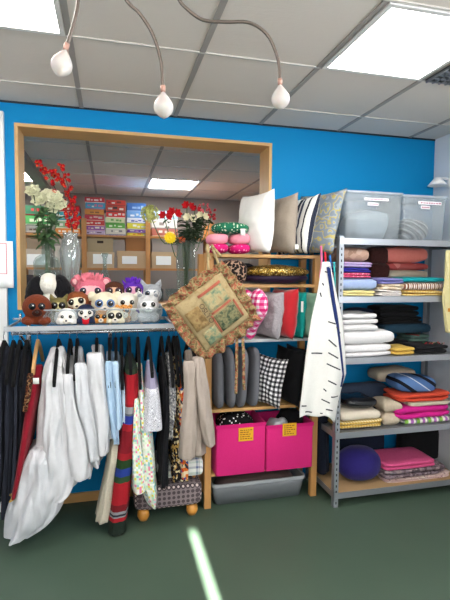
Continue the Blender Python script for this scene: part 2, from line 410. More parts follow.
stacks = [
 (85, 105, 231, [(197, 'red', '#c2333c', '#e9d9d0'), (202, 'teal', '#3f8fb0', '#c46a8a'), (208, 'orange', '#d58a3a', '#8a5a30'), (213, 'crimson', '#b8283a', '#d8b0a0'), (218, 'red and cream', '#c63a34', '#e8d0b8'), (223, 'violet', '#8a4a9a', '#c890b0'), (227, 'pale lilac', '#b9a6c4', '#5a3a60')], 'left stack'),
 (105.5, 125.5, 231, [(199, 'scarlet', '#c8382c', '#7a2a20'), (204, 'brick red', '#b5402e', '#3a2a28'), (210, 'bright red', '#d8352c', '#e8e0d8'), (215, 'cream and green', '#c9cfa0', '#6aa050'), (220, 'green', '#5aa83c', '#d8e0c0'), (225, 'pale grey', '#c8c4b8', '#7a7a80'), (230.5, 'royal blue', '#2348c8', '#d0d8f0')], 'middle stack'),
 (127, 147, 232, [(201, 'navy', '#2a5a9a', '#88a8d0'), (209, 'sky blue', '#6a9ad0', '#e8ecf4'), (216, 'white', '#dcdcea', '#4050a0'), (220, 'yellow', '#d8cc38', '#e8e8d8'), (226, 'purple', '#7a4ab0', '#c8a0c0'), (229, 'lemon yellow', '#dccf3a', '#d06030')], 'right stack'),
 (54, 80, 231, [(206, 'dark red', '#9a2a2c', '#d0b0a0'), (212, 'turquoise', '#3aa0a8', '#d8d8c8'), (220, 'light green', '#8ab080', '#e0d8c0'), (226, 'orange and white', '#e08a3a', '#e8dcc8')], 'stack behind the red blossoms'),
 (24, 50, 231, [(208, 'dark green', '#2f6a4a', '#c03a3a'), (216, 'leaf green', '#4a9a50', '#d0d8b8'), (224, 'grey', '#9a9a92', '#5a4a40')], 'stack behind the white roses'),
 (152, 178, 231, [(208, 'pale blue', '#a9c0d8', '#e8e8e8'), (216, 'white and grey', '#d8d4cc', '#8a8078'), (224, 'faded red', '#b86a5a', '#e0d0c0')], 'stack behind the red flowers')]
# the pixel numbers are tops of each box; heights follow downward
for x0, x1, yb, lst, where in stacks:
    ys = [q[0] for q in lst]+[yb]
    span = at(100, ys[0], YB0).z-zs[0]; tot = yb-ys[0]
    for i, (yt, nm, c, c2) in enumerate(lst):
        z1 = zs[0]+span*(yb-ys[i])/tot; z0 = zs[0]+span*(yb-ys[i+1])/tot
        j = R.uniform(-.008, .008); a0, a1 = at(x0, 215, YB0).x+j, at(x1, 215, YB0).x+j-R.uniform(0, .012)
        pos = 'topmost in' if i == 0 else ('at the bottom of' if i == len(lst)-1 else 'in')
        lidbox(a0, a1, YB0+.02+R.uniform(0, .02), .3, z0, z1-.0008, c, c2, f'{nm} game box {pos} the {where}', 'board_game_box', 'game box', 'board games on the rack', 14+i)
def carton(x0, x1, yt, shelf, c, lab, label=None, top=0, Y=YB0+.02, D=.32, z0=None, name='cardboard_box'):
    a0, a1 = at(x0, 250, Y).x, at(x1, 250, Y).x; z0 = zs[shelf] if z0 is None else z0; z1 = at((x0+x1)/2, yt, Y).z
    t = thing(name, lab, 'box', ((a0+a1)/2, Y+D/2, z0), 'cartons on the rack')
    g = MB(); g.box(a0, a1, Y, Y+D, z0, z1-.03); g.build('body', plain(c, .8), t, smooth=False)
    g = MB(); g.box(a0-.004, a1+.004, Y-.004, Y+D+.004, z1-.05, z1); g.build('lid', plain(c, .75), t, smooth=False)
    if label:
        g = MB(); p, q = at(label[0], label[2], Y), at(label[1], label[3], Y); g.box(p.x, q.x, Y-.007, Y-.0005, q.z, p.z); tag(g.build('paper_label', PAPER, t, smooth=False), 'white paper label')
    if top:
        g = MB(); p = (a0+a1)/2; g.box(p-.035, p+.035, Y-.006, Y-.0005, z0+(z1-z0)*.62, z0+(z1-z0)*.8); g.build('handle_slot', plain('#3a2a1c', .9), t, smooth=False)
    return z1
zc = carton(87, 114, 252, 1, '#c2a684', 'beige carton with white paper label, lower left in the middle rack bay', (93, 112, 254, 264))
carton(87.5, 113, 238, 1, '#a58f6c', 'flat grey-brown carton with a dark hand slot, lying on a labelled carton', None, 1, z0=zc+.002)
zc = carton(117.5, 146, 251, 1, '#c0a07a', 'beige carton with white paper label below the plain brown carton', (122, 137, 256, 264))
carton(126, 146, 237, 1, '#9a6434', 'plain reddish-brown carton perched on a labelled carton beside the rack upright', z0=zc+.002)
zc = carton(151.5, 176, 252, 1, '#b99c78', 'beige carton with white label behind the tall flower vase', (156, 171, 256, 265))
carton(152, 178, 239, 1, '#9b8f86', 'dark grey-topped carton on the shelf behind the yellow gerbera', z0=zc+.002)
zc = carton(24, 50, 249, 1, '#b9a893', 'pale carton with white label behind the square glass jar', (27, 46, 254, 265))
carton(27, 47, 238, 1, '#8f7a62', 'small brown carton behind the leaves of the white roses', z0=zc+.002)
carton(55, 80, 246, 1, '#cabfb0', 'cream carton with white label behind the silvery glass vase', (60, 76, 252, 264))
carton(217, 250, 252, 1, '#7d7268', 'grey carton on the rack at the right, behind the pink cushions')
carton(24, 48, 275, 2, '#2c2426', 'dark brown carton low on the left of the rack')
# glassware on the third shelf
def bowl(px, w, h, lab, Y=5.62, cut='bowl'):
    c = at(px, 300, Y); r = w/2*Y/F
    prof = {'bowl': [(.0, 0), (r*.45, 0), (r*.5, .01), (r*.9, h*.55), (r, h), (r*.96, h), (r*.85, h*.55), (r*.4, .018), (0, .016)],
            'jar': [(0, 0), (r*.9, 0), (r, .01), (r, h*.75), (r*.7, h*.85), (r*.75, h), (r*.68, h), (r*.62, h*.84), (r*.93, h*.74), (r*.93, .02), (0, .014)]}[cut]
    g = MB(); g.lathe(prof, (c.x, Y, zs[2]), 20); solo(g, 'glass_'+cut, lab, cut, glass(), 'glassware on the back rack')
for px, w, h, lab, k in ((94, 15, .16, 'clear glass bowl at the left end of the glassware shelf', 'bowl'), (111, 13, .2, 'clear glass jar beside the left bowl on the rear shelf', 'jar'), (128, 17, .17, 'wide clear glass bowl in the middle of the rear shelf', 'bowl'), (141, 9, .2, 'narrow clear glass jar close to the rack upright', 'jar'), (157, 13, .2, 'clear glass jar right of the rack upright', 'jar'), (172, 13, .16, 'clear glass bowl on the rear shelf behind the tall vase', 'bowl'), (66, 14, .2, 'clear glass jar on the rear shelf behind the silvery vase', 'jar')):
    bowl(px, w, h, lab, cut=k)

# ---------------------------------------------------------------- sill of the opening: vases and flowers
SILL = ozb+.012; YS = 3.235
def pxr(w, Y): return w/2*Y/F
# square jar
c = at(47.5, 290, YS); r = pxr(23, YS); zt = at(48, 244, YS).z; zs1 = at(48, 258, YS).z; h1 = zs1-SILL; hh = zt-SILL
V1 = Vector((c.x, YS, SILL))
g = MB(); g.lathe([(0, 0), (r*.9, 0), (r, .01), (r, h1*.9), (r*.85, h1), (r*.42, h1*1.08), (r*.4, hh*.96), (r*.5, hh), (r*.42, hh), (r*.34, hh*.94), (r*.36, h1*1.04), (r*.8, h1*.96), (r*.93, h1*.86), (r*.93, .03), (0, .025)], V1, 32, sq=4.5)
solo(g, 'glass_jar_vase', 'square clear glass jar vase holding the white roses', 'vase', glass(), origin=V1)
# silvery moulded vase
c = at(71, 290, YS); r = pxr(19, YS); zt = at(71, 233, YS).z; hh = zt-SILL; V2 = Vector((c.x, YS, SILL))
g = MB(); rows = []
pr = [(.55, 0), (.75, .03), (.85, .2), (.78, .42), (.95, .62), (1., .75), (.8, .88), (.62, .95), (.72, 1.), (.62, 1.), (.5, .95), (.65, .88), (.85, .75), (.8, .6), (.65, .4), (.7, .2), (.6, .06), (0.02, .05)]
for a, z in pr: rows.append([V2+Vector((r*a*(1+.06*math.sin(9*q+z*14))*math.cos(q), r*a*(1+.06*math.sin(9*q+z*14))*math.sin(q), hh*z)) for q in (2*PI*k/54 for k in range(54))])
g.grid(rows, True, True)
solo(g, 'moulded_vase', 'silvery moulded glass vase with wavy sides holding red blossom branches', 'vase', glass('#cfd0d0', .08, .22, .85), origin=V2)
# tall clear cylinder vase
c = at(186, 290, YS); r = pxr(19, YS); zt = at(186, 240, YS).z; hh = zt-SILL; V3 = Vector((c.x, YS, SILL))
g = MB(); g.lathe([(0, 0), (r*.95, 0), (r, .006), (r, hh), (r*.94, hh), (r*.94, .03), (0, .028)], V3, 28)
solo(g, 'cylinder_vase', 'tall clear cylinder vase with dark stems holding the mixed bouquet', 'vase', glass(), origin=V3)
# carafe
c = at(105, 290, YS); r = pxr(9, YS); zt = at(105, 253, YS).z; hh = zt-SILL
g = MB(); g.lathe([(0, 0), (r*.95, 0), (r, .008), (r, hh*.55), (r*.45, hh*.7), (r*.42, hh*.88), (r*.85, hh), (r*.78, hh), (r*.32, hh*.87), (r*.36, hh*.7), (r*.9, hh*.54), (r*.9, .02), (0, .016)], (c.x, YS, SILL), 22)
solo(g, 'glass_carafe', 'slim clear glass carafe with flared mouth on the opening sill', 'carafe', glass(), origin=(c.x, YS, SILL))
LEAF = cloth('#2f4d2c', '#56744a', .2); STEM = plain('#3d5a34', .6); DARKLEAF = cloth('#1d2a1c', '#33472c', .2); TWIG = plain('#3a2c26', .7)
def leaf(g, p, d, L, W, up=Vector((0, 0, 1)), curl=.3):
    d = Vector(d).normalized(); s = d.cross(up)
    s = s.normalized() if s.length > .1 else Vector((1, 0, 0)); n = s.cross(d); rows = []
    for i in range(6):
        q = i/5; w = W*math.sin(PI*min(.98, q*.93+.06))**.8; ctr = p+d*L*q-n*curl*L*q*q
        rows.append([ctr+s*w*x+n*(abs(x)*w*.35) for x in (-1, -.5, 0, .5, 1)])
    g.grid(rows)
def petals(g, c, axis, n, L, W, open_=.6, seed=0):
    M = Vector(axis).to_track_quat('Z', 'Y').to_matrix()
    for k in range(n):
        a = 2*PI*k/n+seed; d = M @ Vector((math.cos(a)*open_, math.sin(a)*open_, 1-open_*.8)); leaf(g, Vector(c), d, L, W, M @ Vector((0, 0, 1)), -.25)
SOLID = ('SOLIDIFY', {'thickness': .0014})
def flower(name, lab, cat, group, base_, pts, head, hm, leaves=(), sm=STEM, sr=.0034, lm=LEAF):
    t = thing(name, lab, cat, base_, group)
    g = MB(); g.tube(bez(pts, 5), sr, 6); g.build('stem', sm, t)
    if leaves:
        g = MB()
        for q in leaves: leaf(g, *q)
        g.build('leaves', lm, t, mods=(SOLID,))
    if head: head.build('bloom', hm, t, mods=(SOLID,) if True else ())
    return t
WROSE = cloth('#d6d7b2', '#e6e5cc', .15)
def jar_pts(V, top, hh, k): return [V+Vector((.025*math.cos(k*1.3), .025*math.sin(k*1.3), .04)), V+Vector((.012*math.cos(k*1.9+1), .012*math.sin(k*1.9+1), hh)), V*.45+Vector(top)*.55+Vector((0, 0, hh*.3)), Vector(top)]
h1j = at(48, 244, YS).z-SILL
for k, (px, py, sz) in enumerate(((33, 191, .07), (40, 200, .08), (48, 196, .075), (55, 198, .075), (60, 205, .07), (52, 208, .07))):
    Y = YS-.03+.02*(k % 3); top = at(px, py, Y); g = MB()
    ax = Vector((R.uniform(-.5, .5), -.8, .5))
    for j, (n, L, o) in enumerate(((7, .8, 1.), (6, .75, .7), (5, .62, .4), (4, .5, .2))): petals(g, top-ax.normalized()*.012, ax, n, sz*L, sz*.34, o, j*.7+k)
    lv = []
    for q in range(11):
        p = V1+Vector((0, 0, h1j))+(top-V1-Vector((0, 0, h1j)))*R.uniform(.0, .78)+Vector((R.uniform(-.02, .02), R.uniform(-.03, .03), 0))
        a = R.uniform(0, 2*PI); lv.append((p, Vector((math.cos(a), math.sin(a)*.7-.25, R.uniform(-.5, .5))), R.uniform(.05, .095), R.uniform(.016, .026)))
    flower('white_rose', f'white rose stem with green leaves, {["far left and highest", "second from the left", "at the top centre", "right of the top centre", "furthest right", "low in the middle"][k]} in the square jar', 'flower', 'white roses in the square jar', V1+Vector((0, 0, .04)), jar_pts(V1, top, h1j, k), g, WROSE, lv)
RED = cloth('#a80f18', '#c81c24', .1); ORG_ = plain('#e07a28', .6)
for k, path in enumerate(([(72, 236), (68, 215), (56, 190), (46, 172), (38, 164)], [(72, 236), (73, 215), (67, 195), (58, 178), (53, 172)], [(72, 236), (75, 220), (72, 200), (66, 180), (60, 168)])):
    Y = YS-.02+.03*k; pts = [V2+Vector((.01*(k-1), 0, .05))]+[at(x, y, Y) for x, y in path]; bp = bez(pts, 6)
    t = thing('blossom_branch', ['red blossom branch leaning furthest left in the silvery vase', 'red blossom branch in the middle of the silvery vase', 'red blossom branch standing most upright in the silvery vase'][k], 'branch', V2+Vector((0, 0, .05)), 'red blossom branches')
    g = MB(); g.tube(bp, .0022, 6); g.build('twig', TWIG, t)
    b = MB(); ce = MB(); rr = R
    for i in range(8, len(bp)):
        for q in range(1+i % 2):
            c = bp[i]+Vector((rr.uniform(-.024, .024), rr.uniform(-.03, .03), rr.uniform(-.02, .02))); ax = Vector((rr.uniform(-1, 1), -1, rr.uniform(-.5, .8)))
            petals(b, c, ax, 5, rr.uniform(.014, .02), .009, .85, q)
            if q == 0: b.m = 1; b.ell(c-Vector((0, .004, 0)), .0045, nu=8, nv=6); b.m = 0
    b.build('blossoms', [RED, ORG_], t)
h3 = at(186, 240, YS).z-SILL
def bq(name, lab, px, py, head, hm, Y=YS-.03, n=5, k=0, cat='flower', lm=DARKLEAF):
    top = at(px, py, Y); lv = []
    for q in range(n):
        p = V3+Vector((0, 0, h3))+(top-V3-Vector((0, 0, h3)))*R.uniform(.0, .8); a = R.uniform(0, 2*PI)
        lv.append((p, Vector((math.cos(a), math.sin(a)*.6-.2, R.uniform(-.3, .7))), R.uniform(.05, .09), R.uniform(.01, .018)))
    return flower(name, lab, cat, 'mixed bouquet', V3+Vector((0, 0, .04)), [V3+Vector((.02*math.cos(k*2), .02*math.sin(k*2), .04)), V3+Vector((.02*math.cos(k*2+2.5), .02*math.sin(k*2+2.5), h3)), V3*.4+top*.6+Vector((0, 0, .05)), top], head(top), hm, lv, lm=lm)
def gerb(s):
    def f(c):
        g = MB(); ax = Vector((-.1, -1, .15))
        petals(g, c, ax, 16, s, s*.2, 1.1); petals(g, c-Vector((0, .004, 0)), ax, 12, s*.7, s*.17, .9, .2); g.ell(c-Vector((0, .008, 0)), (s*.25, s*.15, s*.25)); return g
    return f
def amar(s, sd=0):
    def f(c):
        g = MB()
        for q in range(2): petals(g, c+Vector((.02*q, 0, -.008*q)), Vector((-.7+1.3*q, -1, .3)), 6, s, s*.36, .75, sd+q)
        return g
    return f
def ball(s, n=40, pr=.012):
    def f(c):
        g = MB()
        for q in range(n):
            a = Vector((R.gauss(0, 1), R.gauss(0, 1), R.gauss(0, 1))).normalized(); petals(g, c+a*s*R.uniform(.6, 1), a, 4, pr*1.4, pr*.6, .9, q)
        return g
    return f
def spray(s, n=16, pr=.009):
    def f(c):
        g = MB()
        for q in range(n): p = c+Vector((R.uniform(-s, s), R.uniform(-s, s)*.5, R.uniform(-s, s))); g.ell(p, pr*R.uniform(.7, 1.3), nu=8, nv=6)
        return g
    return f
bq('yellow_gerbera', 'yellow gerbera hanging at the lower left of the mixed bouquet', 170, 238, gerb(.046), cloth('#e8c81c', '#f4dc38', .1), k=0, n=2)
bq('orange_gerbera', 'small orange gerbera beside the yellow one in the mixed bouquet', 182, 240, gerb(.026), plain('#e8662a', .7), k=1, n=2)
bq('green_hydrangea', 'pale green hydrangea head at the left of the mixed bouquet', 150, 214, ball(.058, 70), cloth('#a3a85a', '#bcbd78', .2), k=2, n=2)
bq('red_amaryllis', 'red amaryllis bloom next to the pale green hydrangea', 164, 216, amar(.04), RED, k=3, n=2)
bq('red_amaryllis', 'red amaryllis bloom above the yellow gerbera', 173, 213, amar(.045, 1), RED, k=4, n=4)
bq('red_amaryllis', 'red amaryllis bloom at the top of the mixed bouquet', 187, 206, amar(.04, 2), RED, k=5, n=6, Y=YS)
bq('red_amaryllis', 'small dark red bloom right of the topmost amaryllis', 195, 209, amar(.032, 3), cloth('#9a1520', '#c02a30', .1), k=6, n=6, Y=YS)
bq('cream_lily', 'cream lily spray in the centre of the mixed bouquet', 188, 218, amar(.04, 1), cloth('#d4cfa4', '#e8e4c8', .1), k=7, n=8, Y=YS-.02)
bq('cream_lily', 'cream lily spray at the right of the mixed bouquet', 201, 216, amar(.038, 2), cloth('#d4cfa4', '#e8e4c8', .1), k=8, n=10, Y=YS-.02)
bq('berry_spray', 'pink berry spray at the upper right of the mixed bouquet', 204, 208, spray(.03, 14), plain('#c8525c', .5), k=9, n=10, Y=YS)
bq('berry_spray', 'red berry spray at the far right of the mixed bouquet', 212, 214, spray(.035, 16), plain('#b02832', .5), k=10, n=10, Y=YS)
bq('dark_foliage', 'bushy dark green foliage at the back of the mixed bouquet', 203, 228, spray(.03, 10, .005), plain('#4a5a3a', .7), k=11, n=46, Y=YS+.01)
bq('dark_foliage', 'drooping dark foliage low in the middle of the mixed bouquet', 191, 232, spray(.03, 10, .005), plain('#4a5a3a', .7), k=12, n=40, Y=YS-.03)
bq('dark_foliage', 'tall dark leafy sprig rising at the right of the mixed bouquet', 208, 214, spray(.02, 8, .005), plain('#4a5a3a', .7), k=13, n=34, Y=YS+.01)
# paper sheet pinned at the left edge
e0, e1 = at(-4, 265, WALL-.05).x, at(13, 265, WALL-.05).x; za, zb = at(5, 241, WALL-.05).z, at(5, 288, WALL-.05).z
t = thing('paper_notice', 'white paper notice with a pink outline pinned at the left edge beside the opening', 'notice', ((e0+e1)/2, WALL-.04, zb))
g = MB(); rows = []
for i in range(9):
    z = zb+(za-zb)*i/8; rows.append([Vector((e0+(e1-e0)*j/8, WALL-.042-.004*math.sin(j*1.3+i)*(i < 7), z)) for j in range(9)])
g.grid(rows); g.build('sheet', plain('#eef0f2', .5), t, mods=(('SOLIDIFY', {'thickness': .0012}),))
g = MB(); p, q = at(0, 243, WALL-.05), at(7, 274, WALL-.05)
for a in ((p.x-.06, q.x, p.z-.003, p.z), (q.x-.003, q.x, q.z, p.z-.003), (p.x-.06, q.x-.003, q.z, q.z+.003)): g.box(a[0], a[1], WALL-.05, WALL-.047, a[2], a[3])
g.build('pink_outline', plain('#d8506e', .6), t, smooth=False)
# ---------------------------------------------------------------- garment rail shelf on the wall
ZS = 1.235; RY = 2.84; RZ = 1.178
sx0, sx1 = at(4, 330, 2.66).x, at(206, 324, 2.66).x
t = thing('rail_shelf', 'pale metal wall shelf with a chrome garment rail under it, carrying the toy tray', 'shelf', ((sx0+sx1)/2, 2.9, ZS-.03))
SHM = plain('#a4a8ab', .45, .3)
g = MB(); g.box(sx0, sx1, 2.655, 2.667, ZS-.024, ZS+.002); g.build('front_bar', SHM, t, smooth=False, bevel=.001)
g = MB(); g.box(sx0, sx1, 3.105, 3.117, ZS-.02, ZS); g.build('rear_bar', SHM, t, smooth=False, bevel=.001)
for k in range(7):
    x = sx0+.012+(sx1-sx0-.024)*k/6; g = MB(); g.box(x-.005, x+.005, 2.668, 3.104, ZS-.012, ZS-.001); g.build('cross_rod', SHM, t, smooth=False)
g = MB(); g.tube([(sx0, RY, RZ), (sx1, RY, RZ)], .011, 12); g.build('rail', CHROME, t)
for x in (sx0+.05, .0, sx1-.03):
    g = MB(); g.tube([(x, WALL-.002, RZ-.12), (x, WALL-.03, RZ-.12), (x, RY, RZ-.011)], .008, 8); g.box(x-.012, x+.012, WALL-.008, WALL-.002, RZ-.16, ZS-.01); g.build('bracket', CHROME, t)
g = MB(); z = at(16, 319, 2.9).z; g.tube([(sx0+.04, 2.9, ZS), (sx0+.04, 2.9, z+.03)], .007); g.tube([(sx0+.11, 2.9, ZS), (sx0+.11, 2.9, z+.02)], .009); g.tube([(sx0+.0, 2.9, z), (sx0+.12, 2.9, z)], .006); g.build('end_rail', CHROME, t)

# ---------------------------------------------------------------- toy tray
tx0, tx1 = at(33, 310, 2.8).x, at(161, 300, 2.8).x; ty0, ty1 = 2.675, 3.06; TZ = ZS+.0005
TRAYM = clearplastic('#eef2f4', .16, .2)
t = thing('storage_tray', 'long clear plastic tray full of plush toys on the rail shelf', 'tray', ((tx0+tx1)/2, 2.87, TZ))
g = MB(); ring = []
def rr(x0, x1, y0, y1, r, z, n=6):
    o = []
    for cx, cy, a0 in ((x1-r, y1-r, 0), (x0+r, y1-r, 90), (x0+r, y0+r, 180), (x1-r, y0+r, 270)):
        for k in range(n+1): a = math.radians(a0+90*k/n); o.append(Vector((cx+r*math.cos(a), cy+r*math.sin(a), z)))
    return o
TH = .085
rows = [rr(tx0+.025, tx1-.025, ty0+.025, ty1-.025, .04, TZ), rr(tx0+.012, tx1-.012, ty0+.012, ty1-.012, .05, TZ+.012), rr(tx0, tx1, ty0, ty1, .06, TZ+TH), rr(tx0-.006, tx1+.006, ty0-.006, ty1+.006, .06, TZ+TH+.004), rr(tx0+.004, tx1-.004, ty0+.004, ty1-.004, .06, TZ+TH), rr(tx0+.016, tx1-.016, ty0+.016, ty1-.016, .05, TZ+.014), rr(tx0+.03, tx1-.03, ty0+.03, ty1-.03, .04, TZ+.004)]
g.grid(rows, True, True); g.build('tray_body', TRAYM, t)
g = MB(); g.tube(rr(tx0-.005, tx1+.005, ty0-.005, ty1+.005, .06, TZ+TH+.003)+[rr(tx0-.005, tx1+.005, ty0-.005, ty1+.005, .06, TZ+TH+.003)[0]], .0045, 6); g.build('rim', clearplastic('#eef2f4', .3, .2), t)
TB = TZ+.006

def toy(name, label, px, py, Y, wpx, furm, face=None, eye='#101010', ears='round', eyes=.26, muzzle=None, nose='#1a1212', body=True, tuft=None, yaw=0, earm=None, tall=1., eyesep=.38, tilt=0, scarf=None, spots=None, bodym=None):
    c = at(px, py, Y); r = wpx*(1.14 if wpx > 15.5 else 1.25)/2*Y/F
    t = thing(name, label, 'plush toy', (c.x, Y, TB))
    H = Matrix.Translation(c) @ rot(0, tilt, yaw)
    def hp(x, y, z): return H @ Vector((x*r, y*r, z*r))
    eyes *= 1.25; R3 = H.to_3x3()
    g = MB(); g.ell(c, (r, r*.88, r*.92*tall), R3)
    if body:
        bh = max(.03, c.z-r*.55-TB); by = Y+r*.1
        g.ell((c.x, by, TB+bh*.5+.002), (r*.82, r*.72, bh*.5+r*.25))
        for s in (-1, 1):
            g.ell((c.x+s*r*.75, by-r*.45, TB+bh*.45), (r*.26, r*.3, max(.02, bh*.4))); g.ell((c.x+s*r*.5, by-r*.7, TB+.018), (r*.33, r*.38, .018))
    es = {'round': lambda s: g.ell(hp(s*.92, .1, .62), (r*.32, r*.16, r*.34), R3), 'side': lambda s: g.ell(hp(s*1.05, .05, .1), (r*.32, r*.16, r*.36), R3),
          'pointy': lambda s: g.lathe([(r*.34, -.02*r), (r*.3, r*.25), (r*.14, r*.6), (r*.03, r*.8)], hp(s*.62, .1, .62), 12, R3 @ Matrix.Rotation(s*.35, 3, 'Y')),
          'floppy': lambda s: g.ell(hp(s*.98, -.1, -.05), (r*.24, r*.2, r*.6), R3), 'none': lambda s: None}[ears]
    for s in (-1, 1): es(s)
    zmin = TB+.0015
    for v in g.v: v.z = max(v.z, zmin)
    o = g.build('body', furm, t, mods=(('REMESH', {'mode': 'VOXEL', 'voxel_size': max(.0022, r*.075), 'use_smooth_shade': True}), ('SMOOTH', {'iterations': 3})))
    def eyeball(s):
        e = MB(); p = hp(s*eyesep, -.80, .1); e.ell(p, (r*eyes, r*eyes*.6, r*eyes), R3); e.m = 1; e.ell(p+R3 @ Vector((0, -r*eyes*.25, 0)), (r*eyes*.72, r*eyes*.5, r*eyes*.72), R3)
        e.m = 2; e.ell(p+R3 @ Vector((r*eyes*.2, -r*eyes*.68, r*eyes*.28)), r*eyes*.16, nu=8, nv=6)  # small white ball stands in for the glint on the eye
        e.build('eye', [plain(eye, .15), EYE, EYE_GLINT], t)
    if face:
        e = MB(); e.ell(hp(0, -.42, .0), (r*.78, r*.48, r*.62), R3); e.build('face_patch', fur(face), t)
    for s in (-1, 1): eyeball(s)
    mz = MB(); mz.ell(hp(0, -.82, -.36), (r*.34, r*.26, r*.26), R3); m_ = mz.build('muzzle', fur(muzzle or face or '#e8e0d4'), t)
    n_ = MB(); n_.ell(hp(0, -1.06, -.28), (r*.12, r*.08, r*.09), R3, 10, 8); n_.build('nose', plain(nose, .4), m_)
    if earm:
        for s in (-1, 1):
            e = MB(); q = {'round': (.92, -.04, .62), 'side': (1.06, -.1, .1), 'pointy': (.7, -.12, .85), 'floppy': (.98, -.28, -.1)}[ears]; e.ell(hp(s*q[0], q[1], q[2]), (r*.19, r*.1, r*.21), R3, 10, 8); e.build('inner_ear', fur(earm), t)
    if tuft:
        e = MB()
        for k in range(26):
            a = R.uniform(0, 2*PI); b = R.uniform(0, .75); p = hp(math.cos(a)*b, math.sin(a)*b*.7, .8*math.sqrt(max(0, 1-b*b))*tall); d = R3 @ Vector((math.cos(a)*b, math.sin(a)*b-.2, 1.)); e.tube([p, p+d*r*.22, p+d*r*.45], [r*.13, r*.1, r*.02], 6)
        e.build('hair_tuft', fur(tuft), t)
    if scarf:
        e = MB(); e.ell((c.x, Y-r*.75, TB+(c.z-TB)*.36), (r*.42, r*.2, r*.42)); tag(e.build('heart', cloth(scarf), t), 'red heart')
    return t
# big penguin-like plush at the back left
Y = 2.90; c = at(50, 288, Y); r = 16*Y/F
t = thing('plush_penguin', 'big black and white shaggy plush with drooping black wings, in the tray', 'plush toy', (c.x, Y, TB))
g = MB(); g.ell((c.x, Y, TB+.09), (r*.66, r*.72, .085)); g.ell((c.x-.003, Y-.01, c.z+.02), (r*.58, r*.66, .055)); g.ell((c.x-.005, Y-.01, c.z+.055), (r*.46, r*.5, .035))
g.build('body', fur('#eceae2', '#cfcabc', 70), t, mods=(('REMESH', {'mode': 'VOXEL', 'voxel_size': .006, 'use_smooth_shade': True}), ('SMOOTH', {'iterations': 3})))
for s, px, py in ((-1, 35.5, 290), (1, 62, 288.5)):
    q = at(px, py, Y-.005); g = MB(); g.ell(q, (8.5*Y/F, .055, 13.5*Y/F), rot(0, s*-14, 0).to_3x3()); g.ell(q+Vector((s*.012, .0, -.05)), (8*Y/F, .05, .05))
    g.build('wing', fur('#0c0c0e', '#1d1d20', 70), t, mods=(('REMESH', {'mode': 'VOXEL', 'voxel_size': .006, 'use_smooth_shade': True}),))
toy('plush_walrus', 'reddish brown plush with two glossy dark eyes at the front left corner of the tray', 37, 307, 2.72, 23, fur('#7d3b22', '#5c2816'), eye='#20242c', ears='none', eyes=.2, muzzle='#3a1a12', yaw=8, eyesep=.3)
toy('plush_owl', 'small green and brown plush with big dark eyes, behind the brown one at left', 59, 306, 2.80, 14, fur('#5a5a34', '#8a7a4a'), face='#c9bf8e', ears='pointy', eyes=.3)
toy('plush_monkey', 'orange brown plush monkey with cream face, left of the pink one', 77, 302, 2.83, 20, fur('#94502a', '#6e3a1c'), face='#e6d9c0', ears='side', earm='#e2c2a0', eyes=.2, tilt=-10)
toy('plush_pink_bear', 'largest pink plush with pale pink face, at the back of the tray', 91, 292, 2.93, 27, fur('#e07a8c', '#c85f74'), face='#f0b0b4', eye='#2a3550', ears='round', eyes=.17, earm='#f0b4b8', muzzle='#f2c4c2', tuft='#e58090', eyesep=.42)
toy('plush_monkey', 'dark brown plush monkey with tan face, behind the cream one', 114, 292, 2.93, 20, fur('#5a3320', '#3c2012'), face='#d8b090', eye='#4a3040', ears='side', eyes=.26, earm='#d8b090')
toy('plush_purple_monkey', 'violet haired plush with pink face at the back of the tray', 133, 291, 2.94, 20, fur('#6a35b4', '#4e2490'), face='#dba0b8', eye='#503070', ears='side', eyes=.24, earm='#dba0b8', tuft='#6a30bc')
toy('plush_husky', 'grey and white plush husky at the back right corner of the tray', 151, 294, 2.94, 19, fur('#b9bec4', '#8e949c'), face='#eef0f0', eye='#5a6a80', ears='pointy', eyes=.2)
toy('plush_dog', 'white and silver plush dog sitting at the front right of the tray', 148, 305, 2.76, 19, fur('#dcdcdc', '#b4b6b8'), face='#f2f2f0', ears='pointy', eyes=.18, earm='#8a8e94')
toy('plush_bear', 'cream plush bear with blue-ringed eyes in the middle of the tray', 105, 304, 2.81, 23, fur('#e6dfc8', '#d2c8aa'), eye='#5f7fb0', ears='round', eyes=.24, eyesep=.4)
toy('plush_bear', 'pale white plush bear standing behind the leopard-spotted toy', 127, 303, 2.82, 20, fur('#ece8de', '#d6d0c2'), ears='round', eyes=.16)
SPOT = dots('#c88a48', '#3a2010', 90, .32)
toy('plush_leopard', 'tiny orange leopard-spotted plush in front of the pale white bear', 124, 311, 2.745, 11, SPOT, ears='round', eyes=.24)
toy('plush_lion', 'small orange tan plush with cream muzzle at the front of the tray', 101, 317, 2.715, 12, fur('#c98a44', '#a86a2c'), ears='round', eyes=.22)
toy('plush_lamb', 'cream plush lemur with two large black eyes at the front of the tray', 115, 316, 2.71, 15, fur('#e4dcc6', '#cfc4a8'), ears='side', eyes=.28)
toy('plush_white_dog', 'small white plush dog at the front, beside the brown plush', 67, 317, 2.705, 15, fur('#f0eeea', '#d8d4ce'), ears='floppy', eyes=.13)
toy('plush_doll', 'navy plush with a red heart on its chest, front left of the cream bear', 86, 313, 2.71, 15, fur('#27314e', '#1a2036'), face='#e8e0d8', ears='none', eyes=.16, scarf='#c81828')

